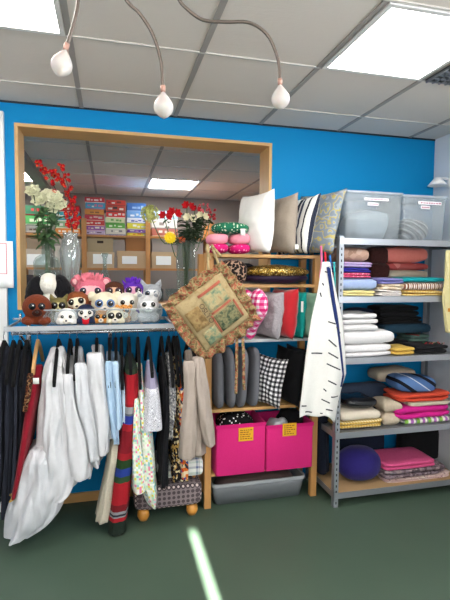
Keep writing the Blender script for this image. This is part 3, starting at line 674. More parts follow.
# ---------------------------------------------------------------- garments
def hang(gar, label, hx, tipz, span=.205, m=None, tan=False):
    t = thing('clothes_hanger', label, 'hanger', (hx, RY, RZ-.06), 'black velvet hangers' if not tan else None)
    g = MB(); k = [(hx, RY+.016*math.sin(a), RZ+.0125+.0*a-.0+.016*math.cos(a)-.0) for a in [math.radians(q) for q in range(-70, 191, 20)]]
    k = [(hx, RY+.0145*math.cos(a), RZ+.0+.0145*math.sin(a)) for a in [math.radians(q) for q in range(-30, 181, 15)]]
    k = list(reversed(k))
    k = k[::-1]+[(hx, RY-.013, RZ-.02), (hx, RY-.003, RZ-.035), (hx, RY, RZ-.055)]
    g.tube(k, .0018, 6); g.build('hook', CHROME, t)
    g = MB(); zt = RZ-.055
    for s in (-1, 1):
        pts = [Vector((hx, RY, zt)), Vector((hx, RY+s*span*.3, zt-(zt-tipz)*.2)), Vector((hx, RY+s*span*.7, zt-(zt-tipz)*.62)), Vector((hx, RY+s*span, tipz))]
        rows = []
        for p in bez(pts, 4): rows.append([p+Vector((a, 0, b)) for a, b in ((-.009, -.017), (.009, -.017), (.009, .017), (-.009, .017))])
        g.grid(rows, True, True)
    g.build('shoulders', m or VELVET, t, smooth=False, bevel=.003)
    return t
def loft(g, rows, Yf, depth, nf=4, amp=.01, seed=0, top=.16, n=64, topz=.1, yshift=0., flat=.75):
    """closed draped body: rows of (py, px left, px right) seen at its front edge Yf"""
    P = []
    for py, a, b in rows:
        l, r = at(a, py, Yf), at(b, py, Yf); P.append((l.x, r.x, (l.z+r.z)/2))
    Q = []
    for i in range(len(P)-1):
        for k in range(9):
            s = k/9; p0, p1, p2, p3 = P[max(0, i-1)], P[i], P[i+1], P[min(len(P)-1, i+2)]
            Q.append(tuple(.5*(2*p1[j]+(p2[j]-p0[j])*s+(2*p0[j]-5*p1[j]+4*p2[j]-p3[j])*s*s+(3*p1[j]-p0[j]-3*p2[j]+p3[j])*s**3) for j in range(3)))
    Q.append(P[-1]); z0 = Q[0][2]; L = z0-Q[-1][2]; R_ = []
    for l, r, z in Q:
        q = (z0-z)/L; d = depth/2*min(1, top+(1-top)*min(1, (z0-z)/topz)**1.25); cx = (l+r)/2; w = (r-l)/2; cy = Yf+depth/2+yshift*q; row = []
        if z == Q[0][2]: w *= .75
        for j in range(n):
            a = 2*PI*j/n; ca, sa = math.cos(a), math.sin(a)
            sp = lambda x: math.copysign(abs(x)**flat, x)
            f = amp*(.25+q)*math.sin(nf*a+seed+1.2*math.sin(q*3+seed))+.4*amp*math.sin((2*nf+1)*a+seed*2+q*4)
            nn = noise.noise_vector(Vector((ca*2+seed, sa*2, z*7)))*amp*.9; cr = noise.noise(Vector((ca*1.6+seed*2, sa*1.6+z*2.5, z*5+ca*3)))*amp*1.1; f += cr*min(1, 4*q)
            row.append(Vector((cx+(w+f*.6)*sp(ca)+nn.x*.5, cy+(d+f)*sp(sa)+nn.y, z+nn.z*.3)))
        R_.append(row)
    return g.grid(R_, True, True)
def garment(name, lab, cat, mat, rows, Yf=2.655, depth=.37, nf=5, amp=.011, seed=None, sleeves=(), hanger=None, tip=None, group=None, topz=.16, parts=(), yshift=0., sm=None):
    seed = seed if seed is not None else R.uniform(0, 9)
    g = MB(); loft(g, rows, Yf, depth, nf, amp, seed, topz=topz, yshift=yshift)
    o = g.base(); t = thing(name, lab, cat, (o.x, Yf+depth/2, o.z), group)
    g.build('body', mat, t)
    for i, sl in enumerate(sleeves):
        g = MB(); loft(g, sl[0], sl[1], sl[2] if len(sl) > 2 else .07, 3, .008, i+seed, top=.6, n=24, topz=.05); g.build('sleeve', sm or mat, t)
    for nm, mt, rw, yf, dp in parts:
        g = MB(); loft(g, rw, yf, dp, 6, .014 if dp > .2 else .003, seed+2, top=.7, topz=.06); g.build(nm, mt, t)
    if hanger:
        py, a, b = rows[0]; x = at((a+b)/2, py, Yf).x; zt = at((a+b)/2, tip or py+28, Yf-.01).z
        hang(None, hanger, x, max(zt, .88), RY-Yf+.022)
    return t
DARK = cloth('#22242d', '#2e323e', .3, 20, .8, .03, .8); WHITE = cloth('#c9cacd', '#d6d6d9', .25, 14, .85, .02, 1.); BLUEW = cloth('#9dbbd8', '#b6cee4', .25, 20, .9, .02, .8)
garment('dark_coat', 'charcoal coat at the extreme left end of the rail', 'coat', DARK, [(352, -9, 2), (400, -14, 4), (470, -14, 4), (505, -12, 3)], hanger='black velvet hanger at the extreme left end, holding a charcoal coat')
garment('dark_coat', 'charcoal coat hanging second from the left end of the rail', 'coat', cloth('#20222c', '#2b2f3a', .3), [(354, 4, 9), (400, 4, 12), (470, 3, 11), (520, 1, 9)], hanger='black velvet hanger holding the second charcoal coat from the left')
garment('dark_coat', 'slate coat with sheen, third from the left end of the rail', 'coat', cloth('#2a2d38', '#343845', .3), [(356, 10, 17), (400, 12, 19), (460, 11, 18), (508, 8, 15)], hanger='black velvet hanger holding the third dark coat from the left')
garment('dark_dress', 'black dress hanging directly left of the dark red velvet garment', 'dress', cloth('#14151b', '#22242d', .3), [(356, 18, 24), (400, 19, 24), (440, 18, 23), (495, 13, 18)], hanger='black velvet hanger holding the black dress beside the dark red one', yshift=0)
garment('velvet_dress', 'long dark red velvet dress with brown beaded edge and white tag', 'dress', cloth('#7a1220', '#941a2c', .3, 30, .9, .05), [(372, 28, 38), (400, 25, 36), (440, 19, 29), (480, 13, 21), (500, 9, 16)], Yf=2.585, depth=.37, amp=.003,
        parts=[('beaded_edge', multi(('#3a2018', '#6a3a24', '#8a6a4a', '#2a1410'), 120), [(374, 27, 33), (390, 26, 31), (412, 23, 27)], 2.575, .03), ('hem_band', plain('#b89850', .5, .3), [(498, 9, 16), (503, 8, 16)], 2.583, .3)])
hang(None, 'wooden tan clothes hanger holding the dark red velvet dress', at(33, 365, 2.655).x, at(33, 372, 2.655).z, .19, plain('#c0935c', .5), True)
q = at(36, 381, 2.58); g = MB(); g.box(q.x-.015, q.x+.015, q.y-.001, q.y+.001, q.z-.016, q.z+.016, None); solo(g, 'price_tag', 'small white price tag on the shoulder of the red velvet dress', 'tag', PAPER)
garment('white_gown', 'long white ball gown with two wide skirt layers, reaching the floor', 'gown', WHITE, [(352, 48, 60), (375, 41, 67), (410, 38, 73), (445, 33, 78), (475, 32, 81), (495, 35, 74), (504, 40, 62)], Yf=2.60, depth=.36, nf=7, amp=.018,
        parts=[('underskirt', cloth('#c3c6ca', '#d2d3d7', .2, 14, .85, .02, 1.), [(452, 26, 62), (485, 13, 64), (515, 4, 62), (532, 2, 50), (543, 2, 30)], 2.575, .34)], hanger='black velvet hanger holding the long white ball gown', tip=384)
garment('white_shirt', 'white shirt hanging right beside the ball gown, longest of the three', 'shirt', WHITE, [(362, 63, 72), (400, 66, 78), (440, 70, 86), (470, 74, 93), (480, 76, 92)], sleeves=[([(375, 61, 72), (410, 62, 75), (445, 66, 86), (476, 68, 90), (481, 72, 88)], 2.61)], hanger='black velvet hanger holding the longest white shirt', tip=372)
garment('white_shirt', 'white shirt with a small round badge, in the middle of the three', 'shirt', cloth('#c6c9ce', '#d4d5d9', .25, 14, .85, .02, .9), [(352, 70, 80), (385, 76, 85), (420, 80, 90), (450, 85, 97), (468, 90, 101)], sleeves=[([(364, 74, 86), (400, 76, 91), (435, 84, 98), (462, 90, 98)], 2.625)], hanger='black velvet hanger holding the middle white shirt', tip=378)
garment('white_shirt', 'white shirt rightmost of the three, next to the light blue ones', 'shirt', WHITE, [(350, 90, 102), (380, 95, 106), (410, 97, 110), (440, 102, 114)], sleeves=[([(354, 86, 102), (385, 87, 106), (425, 94, 109), (456, 98, 108)], 2.62, .08)], hanger='black velvet hanger holding the rightmost white shirt', tip=378)
garment('blue_shirt', 'light blue shirt leftmost of three, hanging lowest at its cuff', 'shirt', BLUEW, [(357, 106, 113), (400, 109, 117), (435, 113, 119), (445, 114, 119)], sleeves=[([(362, 105, 111), (400, 107, 114), (440, 112, 118)], 2.63, .05)], hanger='black velvet hanger holding the leftmost light blue shirt')
garment('blue_shirt', 'pale blue shirt in the middle of the three blue ones', 'shirt', cloth('#adc8e0', '#bfd6ea', .25), [(357, 113.5, 119), (400, 117.5, 121), (425, 119.5, 122)], sleeves=[([(362, 112, 118), (400, 115, 120), (430, 116, 121)], 2.63, .05)], hanger='black velvet hanger holding the middle pale blue shirt')
garment('blue_shirt', 'palest blue blouse on the right of the blue ones, beside the tartan', 'blouse', cloth('#c6d8e6', '#d4e2ec', .25), [(362, 119.5, 125), (400, 122, 127), (426, 122.5, 127)], hanger='black velvet hanger holding the palest blue blouse')
garment('beige_trousers', 'pair of pleated beige trousers hanging slanted below the blue shirts', 'trousers', cloth('#b8b09c', '#c8c2b0', .2), [(430, 113, 122.5), (460, 108, 118.5), (490, 102, 114), (524, 95, 109)], Yf=2.66, depth=.2, nf=7, amp=.006)
TART = NT('striped knit'); o_ = TART.sep('UV')
TART.col(TART.ramp(TART.math('FRACT', TART.math('DIVIDE', o_[1], 1.02)), [(0, '#1f2a22'), (.12, '#2c3a28'), (.15, '#a31c26'), (.32, '#8f1620'), (.335, '#8d8f92'), (.375, '#5c6068'), (.385, '#26368c'), (.43, '#a4202a'), (.47, '#7c1822'), (.6, '#981c26'), (.64, '#24401f'), (.69, '#253a86'), (.735, '#2a4428'), (.77, '#a01c26'), (.9, '#6e1a20'), (.94, '#8a8c90'), (.955, '#2a2e38'), (.965, '#8a8c90'), (.975, '#a01c26')])); base(TART, .5, 60)
garment('striped_dress', 'long red knit dress with blue, green and grey bands, hem near the floor', 'dress', TART.m, [(358, 127, 134), (375, 124.5, 139), (400, 123.5, 139.5), (450, 117, 137), (495, 111, 131), (523, 108, 128), (536, 107, 127)], Yf=2.63, depth=.34, nf=4, amp=.006, hanger='black velvet hanger holding the red banded dress', tip=372, topz=.05)
PASTEL = multi(('#e8e6dc', '#cfe0d8', '#e4d85a', '#e88aa8', '#8ac4c8', '#d8e6c8', '#f0f0e8', '#b8dcc0', '#e8e6dc', '#dfe6dc'), 75, 'UV', .2, .0)
garment('pastel_dress', 'pale dress with tiny pastel yellow, pink and mint squares', 'dress', PASTEL, [(368, 137, 143), (400, 137.5, 147), (445, 138, 155), (480, 140, 158), (500, 145, 159), (509, 150, 157)], Yf=2.64, depth=.3, nf=4, amp=.008, sleeves=[([(400, 133.5, 139), (440, 132.5, 141), (475, 132, 146), (494, 132.5, 147)], 2.625, .1)], hanger='black velvet hanger holding the pastel squared dress')
LIL = NT('lilac print'); o_ = LIL.sep('UV'); v_ = LIL.voro(60, 'UV', 'Distance'); wv = LIL.math('FRACT', LIL.math('MULTIPLY', v_, 4.5))
LIL.col(LIL.mix(LIL.math('GREATER_THAN', o_[1], .165), '#8f8aa2', LIL.ramp(wv, [(0, '#e9e9ee'), (.62, '#8a8a98')]))); base(LIL, .2)
garment('lilac_blouse', 'lilac grey top with a white paisley lower half', 'top', LIL.m, [(366, 149, 155), (382, 147, 159), (402, 144, 162), (420, 142, 164), (432, 140.5, 165)], Yf=2.60, depth=.34, nf=5, amp=.005, hanger='black velvet hanger holding the lilac paisley top', tip=375)
garment('black_trousers', 'plain black garment hanging behind the lilac paisley top', 'trousers', cloth('#0e0e12', '#1a1a20', .3), [(362, 162, 168), (410, 165.5, 171), (450, 162, 170), (488, 160, 169)], Yf=2.65, hanger='black velvet hanger holding the plain black garment')
garment('grey_print_blouse', 'grey and white mottled blouse between black clothes', 'blouse', multi(('#9a9a9a', '#5a5a60', '#c8c6c2', '#77787c'), 90), [(358, 169.5, 176), (395, 170, 177), (425, 168, 175), (440, 168, 174)], Yf=2.645, hanger='black velvet hanger holding the grey mottled blouse')
garment('floral_dress', 'dark dress with small gold and cream flowers', 'dress', multi(('#16141a', '#221c1e', '#b89450', '#16141a', '#d8c8a0', '#1c1a20'), 75), [(362, 176.5, 180), (400, 176.5, 180), (440, 172.5, 180), (482, 172, 190)], Yf=2.65, depth=.34, hanger='black velvet hanger holding the dark gold-flowered dress')
garment('bright_floral_dress', 'dress with bright orange and blue flowers beside the taupe jacket', 'dress', multi(('#c8641e', '#27407e', '#d8c8a8', '#2a2c3a', '#b83a20', '#c8b48c'), 60), [(360, 180, 185), (395, 179, 187), (430, 179.5, 187), (470, 181, 190), (480, 182, 189)], Yf=2.615, depth=.3, amp=.005, hanger='black velvet hanger holding the orange and blue floral dress')
TAUPE = cloth('#a1948a', '#b0a399', .25, 12, .9, .02, .8)
garment('taupe_jacket', 'plain taupe jacket with long sleeves at the right end of the rail', 'jacket', TAUPE, [(356, 190, 203), (380, 190, 207), (420, 190, 208), (457, 190, 209)], Yf=2.62, depth=.4, nf=7, amp=.006, sleeves=[([(362, 184, 196), (395, 184, 197), (430, 181.5, 197), (460, 180.5, 196)], 2.575, .08), ([(358, 193, 204), (390, 196, 209), (425, 200, 214), (447, 206, 216)], 2.58, .07)], hanger='black velvet hanger holding the taupe jacket', tip=372)
# two footstools under the clothes
def stool(lab, x0, x1, yt, yb, Y, D, mat, feet, name='footstool', z0=None, ball=True):
    a, b = at(x0, yb, Y), at(x1, yb, Y); zt = at((x0+x1)/2, yt, Y).z; zb = (a.z+b.z)/2
    z0 = z0 if z0 is not None else 0
    t = thing(name, lab, 'footstool', ((a.x+b.x)/2, Y+D/2, z0))
    g = MB(); g.slab(((a.x+b.x)/2, Y+D/2, (zt+zb)/2), ((b.x-a.x)/2, D/2, (zt-zb)/2), .35, .2, nu=48, nv=16); g.build('cushion', mat, t)
    for sx in (a.x+feet, b.x-feet):
        for y in (Y+feet, Y+D-feet):
            g = MB(); h = zb-z0; g.lathe([(0, 0), (h*.35, 0), (h*.52, h*.35), (h*.5, h*.7), (h*.32, h*1.04), (0, h*1.04)], (sx, y, z0), 16); g.build('foot', plain('#c88a3c', .3), t)
    return zt
CHK = NT('diamond weave'); o_ = CHK.sep('Object'); CHK.col(CHK.ramp(CHK.voro(34, 'Object', 'Distance', 0.), [(0, '#cdbdb6'), (.3, '#4a4044'), (.55, '#7c7072')])); base(CHK, .2)
zt = stool('low footstool in dark diamond-weave fabric on round wooden feet', 134, 203, 486, 510, 2.74, .32, CHK.m, .06)
PLAID = NT('plaid'); o_ = PLAID.sep('Object'); fa = PLAID.math('FRACT', PLAID.math('MULTIPLY', o_[0], 14)); fb = PLAID.math('FRACT', PLAID.math('MULTIPLY', PLAID.math('ADD', o_[2], o_[1]), 14))
PLAID.col(PLAID.mix(.5, PLAID.ramp(fa, [(0, '#dcdcd6'), (.35, '#5a6488'), (.55, '#c8ccd0'), (.62, '#8a6a6a'), (.68, '#dcdcd6')]), PLAID.ramp(fb, [(0, '#e4e4de'), (.3, '#6a7494'), (.5, '#d0d4d4'), (.8, '#9ab0a8')]))); base(PLAID, .2)
stool('small plaid footstool stacked on the diamond-weave one', 157, 204, 461, 479, 2.77, .26, PLAID.m, .055, z0=zt)
# ---------------------------------------------------------------- open wooden unit with cushions
UF, UB = 2.83, 3.105
uxl, uxr = .607, 1.352
t = thing('wooden_shelf_unit', 'open pine shelf unit between the clothes rail and the metal rack', 'shelf unit', ((uxl+uxr)/2, (UF+UB)/2, 0))
ztl = at(205, 250, UF).z
for x in (uxl, uxr):
    for y in (UF, UB-.04):
        g = MB(); g.box(x-.022, x+.022, y, y+.04, 0, 1.66); g.build('post', WOOD, t, smooth=False, bevel=.002)
U = [1.655, 1.462, 1.105, .655, at(240, 474.5, 2.775).z]
for z, mt in zip(U, (WOODX, WOODX, plain('#b9bcbe', .5), WOODX, WOODX)):
    g = MB(); g.box(uxl+.0225, uxr-.0225, UF-.005, UB, z-.02, z); g.build('shelf', mt, t, smooth=False, bevel=.001)
U[0] = 1.656
def cushion(name, label, mat, px, py, Y, w, h, th, yaw=0, lean=0, tilt=0, z=None, cat='cushion', group=None, wr=.008, pinch=.08, ch=None, up=None):
    c = at(px, py, Y); M0 = rot(tilt, lean, yaw); g = MB(); g.pillow(w, h, th, M0, R.uniform(0, 20), 18, pinch, wr)
    if z is not None: c.z = z-min(v.z for v in g.v)+.0005
    g.v = [v+c for v in g.v]
    o = g.base(); t = thing(name, label, cat, (c.x, c.y, o.z), group); b = g.build('cover', mat, t)
    if ch: ch(t, c, M0)
    return t
def label_part(dx, dy, dz, w=.022, h=.03, nm='care_label'):
    def f(t, c, M):
        g = MB(); p = c+Vector((dx, dy, dz)); g.box(p.x-w/2, p.x+w/2, p.y-.001, p.y+.001, p.z-h/2, p.z+h/2); g.build(nm, PAPER, t, smooth=False)
    return f
# on top of the unit
cushion('cushion', 'plain white cushion standing at the left end of the unit top', cloth('#e6e3de', '#f0eeea', .3, 10), 255.5, 228, 2.86, .35, .40, .16, yaw=-72, tilt=-4, z=U[0])
cushion('cushion', 'plain taupe cushion with a small tag standing next to the white one', cloth('#94887a', '#a2968a', .3, 40), 279, 231, 2.87, .36, .385, .12, yaw=-74, tilt=-3, z=U[0], ch=label_part(.05, -.185, -.15))
STR = stripes((('#e2e2de', 1.2), ('#272c3c', .9), ('#d9dad8', .5), ('#39415a', .5), ('#e2e2de', .9), ('#1f2230', .35)), .155, coord='UV')
cushion('cushion', 'navy and white striped cushion leaning right on the unit top', STR, 297.5, 229, 2.88, .36, .40, .11, yaw=-76, tilt=-13, z=U[0])
PAIS = swirl('#7e8894', '#96a0a8', 11, .55, c3='#b0a264')
cushion('cushion', 'grey blue cushion with mustard swirls, at the right end of the unit top', PAIS, 316, 226, 2.86, .42, .44, .11, yaw=-70, tilt=-15, z=U[0])
def round_cushion(name, label, px, py, Y, rx, ry, rz, m1, m2=None, z=None, group=None, dots_=None):
    c = at(px, py, Y); c.z = (z if z is not None else c.z-rz)+rz
    t = thing(name, label, 'cushion', (c.x, Y, c.z-rz), group)
    g = MB(); g.slab((c.x, Y, c.z+(rz*.45 if m2 else 0)), (rx, ry, rz*(.55 if m2 else 1)), .75, .7, amp=.006, seed=px); g.build('cushion_top' if m2 else 'cover', m1, t)
    if m2:
        g = MB(); g.slab((c.x, Y, c.z-rz*.5), (rx*1.03, ry*1.03, rz*.5), .75, .7, amp=.006, seed=py); g.build('cushion_base', m2, t)
    return c.z+rz
PD = dots('#c8186a', '#f090b8', 55, .3)
za = round_cushion('pink_cushion', 'small pink cushion with magenta dotted base, left of the pair under the green one', 217, 240, 2.865, .066, .09, .064, cloth('#e08a9c', '#eaa0ae', .2), PD, U[0], 'pink cushions')
zb = round_cushion('pink_cushion', 'small pink cushion with magenta dotted base, right of the pair under the green one', 239, 240, 2.865, .066, .09, .064, cloth('#e08a9c', '#eaa0ae', .2), PD, U[0], 'pink cushions')
round_cushion('green_cushion', 'flat green cushion with pale dots lying on the two pink ones', 230, 224, 2.865, .118, .1, .038, dots('#1f6a4e', '#c8d8b8', 60, .32), z=max(za, zb)-.004)
q = at(243, 232, 2.75); g = MB(); g.box(q.x-.015, q.x+.015, q.y, q.y+.002, q.z-.02, q.z+.02); solo(g, 'price_tag', 'white price tag hanging from the green dotted cushion', 'tag', PAPER)
# second level
LEO = dots('#a08470', '#1a1210', 62, .6)
round_cushion('neck_pillow', 'leopard print neck pillow at the left of the second level', 233, 275, 2.82, .085, .08, .078, LEO, z=U[1])
q = at(226, 277, 2.74)
g = MB(); c = at(246, 280, 2.98); pts = [c+Vector((.075*math.cos(a), 0, .0+.095*math.sin(a))) for a in [PI*k/16 for k in range(-2, 19)]]; pts = [Vector((p.x, p.y, max(p.z, U[1]+.022))) for p in pts]
g.tube(pts, .02, 12); solo(g, 'black_neck_roll', 'black arched neck roll behind the leopard print pillow', 'cushion', cloth('#101012', '#1c1c20'), origin=(c.x, c.y, U[1]))
GOLD = NT('gold sequins'); v_ = GOLD.voro(150, 'Object', 'Color'); s_ = GOLD.n.new('ShaderNodeSeparateColor'); GOLD.l.new(v_, s_.inputs[0]); GOLD.col(GOLD.ramp(s_.outputs[0], [(0, '#4a360e'), (.35, '#8a6a22'), (.6, '#b8923a'), (.88, '#f4e2a0')])); GOLD.b.inputs['Metallic'].default_value = .75; GOLD.rough(.35); GOLD.bump(v_, .6, .01); GOLD = GOLD.m
a_ = at(277, 276, 2.84)
t = thing('sequin_cushion', 'long gold sequin cushion with dark purple underside on the second level', 'cushion', (a_.x, 2.86, U[1]))
g = MB(); g.slab((a_.x+.003, 2.87, U[1]+.041), (.222, .11, .04), .9, .85, seed=3, amp=.005); g.build('underside', cloth('#1c0e24', '#261430', .2, 30, .6), t)
g = MB(); g.slab((a_.x, 2.87, U[1]+.083), (.228, .12, .046), 1., .85, seed=5, amp=.006); g.build('sequin_top', GOLD, t)
# third level: cushions like books
GING = checks('#eee4e8', '#e47aa4', '#d0236e', .036)
def heart(label, px, py, Y, w, h, th, yaw, lean, mat, z):
    M0 = rot(0, lean, yaw); g = MB(); c = at(px, py, Y); n = 40
    for side in (1, -1):
        rows = []
        for i in range(9):
            q = 1-i/8; row = []
            for j in range(n+1):
                a = 2*PI*j/n; x = 16*math.sin(a)**3/16; zz = (13*math.cos(a)-5*math.cos(2*a)-2*math.cos(3*a)-math.cos(4*a)+2.5)/14.5
                row.append(M0 @ Vector((x*w/2*q, side*th/2*math.sqrt(max(0, 1-q*q)), zz*h/2*q)))
            rows.append(row)
        vs = [p for r_ in rows for p in r_]; g.grid(rows)
        for k, f in enumerate(g.f[-8*n:]): pass
    # planar print coordinates
    Mi = M0.inverted()
    k0 = 0
    for fi, f in enumerate(g.f): g.uv[fi] = [((Mi @ g.v[i]).x+1, (Mi @ g.v[i]).z+1) for i in f]
    c.z = z-min(v.z for v in g.v)+.0005; g.v = [v+c for v in g.v]
    return solo(g, 'heart_cushion', label, 'cushion', mat)
heart('heart-shaped cushion in pink and white gingham on the third level', 251, 312, 2.80, .32, .335, .13, -72, 0, GING, U[2])
cushion('cushion', 'silvery grey fluffy cushion right of the gingham heart', fur('#b6b0b4', '#8a8488', 60), 269, 312, 2.87, .27, .31, .12, wr=.012, pinch=.05, yaw=-74, tilt=-6, z=U[2])
cushion('cushion', 'bright red cushion upright on the third level', cloth('#b01822', '#c0222c', .4, 9, .8, .4), 283, 312, 2.87, .27, .33, .13, wr=.013, pinch=.05, yaw=-74, tilt=-7, z=U[2])
cushion('cushion', 'teal cushion with a white label right of the red one', cloth('#0f8f88', '#1aa098', .3), 294, 312, 2.88, .24, .31, .08, wr=.01, pinch=.04, yaw=-76, tilt=-4, z=U[2], ch=label_part(.0, -.135, .06, .016, .07))
cushion('cushion', 'sage green cushion at the right end of the third level', cloth('#7fa48e', '#8fb29c', .4, 8), 306, 315, 2.85, .26, .31, .08, wr=.013, pinch=.05, yaw=-70, tilt=-5, z=U[2])
# fourth level: grey bolsters, gingham, black, floral
GREYC = cloth('#5f6066', '#6c6d73', .3, 12)
for i, (x, y) in enumerate(((219, 373), (231, 374), (243, 374), (255, 375))):
    c = at(x, 373, 2.82); g = MB(); h = .195
    g.slab((c.x, 2.89, U[3]+h+.001), (.0335, .12, h), .55, .75, rot(0, (-2, -3, 3, 3)[i], 0).to_3x3(), .006, i*3)
    zz = min(v.z for v in g.v); g.v = [v+Vector((0, 0, U[3]+.0008-zz)) for v in g.v]
    solo(g, 'grey_cushion', ['grey cushion standing leftmost of four on the fourth level, by the post', 'grey cushion standing second from the left on the fourth level', 'grey cushion behind the dangling tapestry straps', 'grey cushion right against the black and white gingham one'][i], 'cushion', GREYC, 'grey cushions on the fourth level')
BWG = checks('#e6e6e6', '#6a6a6e', '#141416', .03)
cushion('cushion', 'black and white gingham cushion leaning over on the fourth level', BWG, 268, 379, 2.82, .24, .33, .08, yaw=-50, lean=6, tilt=-8, z=U[3])
cushion('cushion', 'black velvet cushion standing behind the black and white gingham one', cloth('#0a0a0c', '#141418'), 288, 374, 2.89, .3, .38, .08, yaw=-72, tilt=-8, z=U[3])
cushion('cushion', 'black satin cushion next to the narrow floral one', cloth('#0c0c10', '#16161c', .2, 30, .5), 297, 374, 2.9, .3, .38, .06, yaw=-74, tilt=-7, z=U[3])
cushion('cushion', 'narrow dark floral cushion at the right post, beside the white cloth', multi(('#4a3428', '#6a4a3a', '#8a3030', '#2a2a22', '#a08868'), 60), 304.5, 372, 2.83, .26, .36, .045, yaw=-76, tilt=-10, z=U[3])
# pink fabric bins
PINK = cloth('#cc206e', '#d62f7c', .12, 60); YN = plain('#e0a416', .6)
def bin_(label, x0, x1, note, Y=2.775):
    a, b = at(x0, 470, Y).x, at(x1, 470, Y).x; z0 = U[4]+.0005; z1 = at(x0, 426, Y).z; D = .29
    t = thing('fabric_bin', label, 'storage bin', ((a+b)/2, Y+D/2, z0), 'pink fabric bins')
    g = MB(); th = .006
    rows = [rr(a, b, Y, Y+D, .012, z0), rr(a, b, Y, Y+D, .012, z0+.15), rr(a, b, Y, Y+D, .012, z1), rr(a+th, b-th, Y+th, Y+D-th, .01, z1), rr(a+th, b-th, Y+th, Y+D-th, .01, z0+.01)]
    g.grid(rows, True, True); g.build('body', PINK, t, bevel=.002)
    g = MB()
    for q in ((a-.002, b+.002, Y-.003, Y), (a-.002, b+.002, Y+D, Y+D+.003), (a-.003, a, Y, Y+D), (b, b+.003, Y, Y+D)): g.box(*q, z1-.022, z1+.001)
    g.build('hem', cloth('#cc1e70', None, .1), t, smooth=False)
    p, q = at(note[0], note[2], Y), at(note[1], note[3], Y); n_ = thing
    g = MB(); g.box(p.x, q.x, Y-.006, Y-.0035, q.z, p.z); k = tag(g.build('yellow_note', YN, t, smooth=False), 'yellow handwritten note')
    g = MB(); w = q.x-p.x; h = p.z-q.z
    for i in range(5):
        zz = p.z-h*(.18+.16*i); xs = p.x+w*.1
        while xs < q.x-w*(.15+.25*(i % 2)):
            L = R.uniform(.08, .2)*w; g.box(xs, min(xs+L, q.x-w*.08), Y-.0066, Y-.0061, zz-h*.03, zz+h*.03); xs += L+w*.05
    g.build('handwriting', plain('#7a4a10', .8), k, smooth=False)
    return a, b, Y, D, z1
# contents sit on the bin floors and show at the top
def heap(name, label, mat, c, h, amp, seed, cat='cloth'):
    g = MB(); g.slab(c, h, .7, .5, amp=amp, seed=seed, nu=48, nv=26, ns=16); return solo(g, name, label, cat, mat)
B1 = bin_('pink fabric storage bin on the left with a yellow note, holding dotted cloth', 216, 265, (238.5, 253, 428, 440)); B2 = bin_('pink fabric storage bin on the right with a yellow note, under black clothes', 266, 312.5, (282.5, 296, 423.5, 435))
U4 = U[4]
heap('dotted_cloth', 'bundled black cloth with white dots in the left pink bin', dots('#0c0c0e', '#e8e8e6', 45, .26), ((B1[0]+B1[1])/2, B1[2]+.15, (B1[4]+U4)/2+.022), (.132, .125, (B1[4]-U4)/2+.018), .016, 2)
heap('silver_wrap', 'crumpled silvery white wrap at the front of the right pink bin', plain('#a4a6ac', .35, .3, .9, 50), (B2[0]+.105, B2[2]+.085, (B2[4]+U4)/2+.017), (.085, .065, (B2[4]-U4)/2+.005), .024, 4)
heap('black_cloth', 'bundled black clothes filling the right pink bin', cloth('#0b0b0d', '#16161a'), (B2[1]-.1, B2[2]+.17, (B2[4]+U4)/2+.03), (.085, .1, (B2[4]-U4)/2+.022), .016, 6)
# clear box on the floor
x0, x1 = .645, 1.295; y0, y1 = 2.845, 3.09; zt = at(260, 482, 2.84).z
t = thing('storage_box', 'low clear grey plastic storage box on the floor under the pink bins', 'storage box', ((x0+x1)/2, (y0+y1)/2, 0))
BX = clearplastic('#8e9498', .55, .3)
g = MB(); rows = [rr(x0+.02, x1-.02, y0+.02, y1-.02, .03, .001), rr(x0, x1, y0, y1, .03, zt), rr(x0+.004, x1-.004, y0+.004, y1-.004, .03, zt), rr(x0+.024, x1-.024, y0+.024, y1-.024, .03, .006)]
g.grid(rows, True, True); g.build('body', BX, t)
g = MB(); r_ = rr(x0-.006, x1+.006, y0-.006, y1+.006, .035, zt-.012); rows = [r_, [p+Vector((0, 0, .022)) for p in r_], rr(x0+.004, x1-.004, y0+.004, y1-.004, .03, zt+.01), rr(x0+.004, x1-.004, y0+.004, y1-.004, .03, zt-.012)]
g.grid(rows, True, False); g.build('rim', clearplastic('#b4babd', .7, .3), t)
heap('brown_blanket', 'folded dark brown blanket lying inside the clear floor box', cloth('#4a3a38', '#5a4844'), ((x0+x1)/2+.0, (y0+y1)/2, .085), (.28, .085, .072), .006, 9)
# ---------------------------------------------------------------- tapestry bag
BY = 2.62; cb = at(213, 312, BY); half = .5*math.hypot(at(215, 262, BY).x-at(253, 328, BY).x, at(215, 262, BY).z-at(253, 328, BY).z)
hg = at(210, 246, 2.79)
t = thing('tapestry_bag', 'beige tapestry ruffled bag hanging tilted from the unit post by its straps', 'bag', (cb.x, BY, cb.z-.2))
class TAP: m = tapestry(('#4e4630', '#8e4034', '#6c6440', '#a8946a', '#a8483c', '#8a7850', '#a8946a', '#b8a880', '#5e6444'), 34)
TAPB = tapestry(('#94825a', '#a8936c', '#b09c74', '#a8926a', '#9a8560'), 30)
A = Matrix.Translation(cb) @ Matrix.Rotation(math.radians(-36), 4, 'Y') @ Matrix.Rotation(math.radians(8), 4, 'X')
S2 = .35
g = MB(); g.pillow(S2, S2, .09, A, 3, 20, .02, .006); g.build('body', TAPB, t)
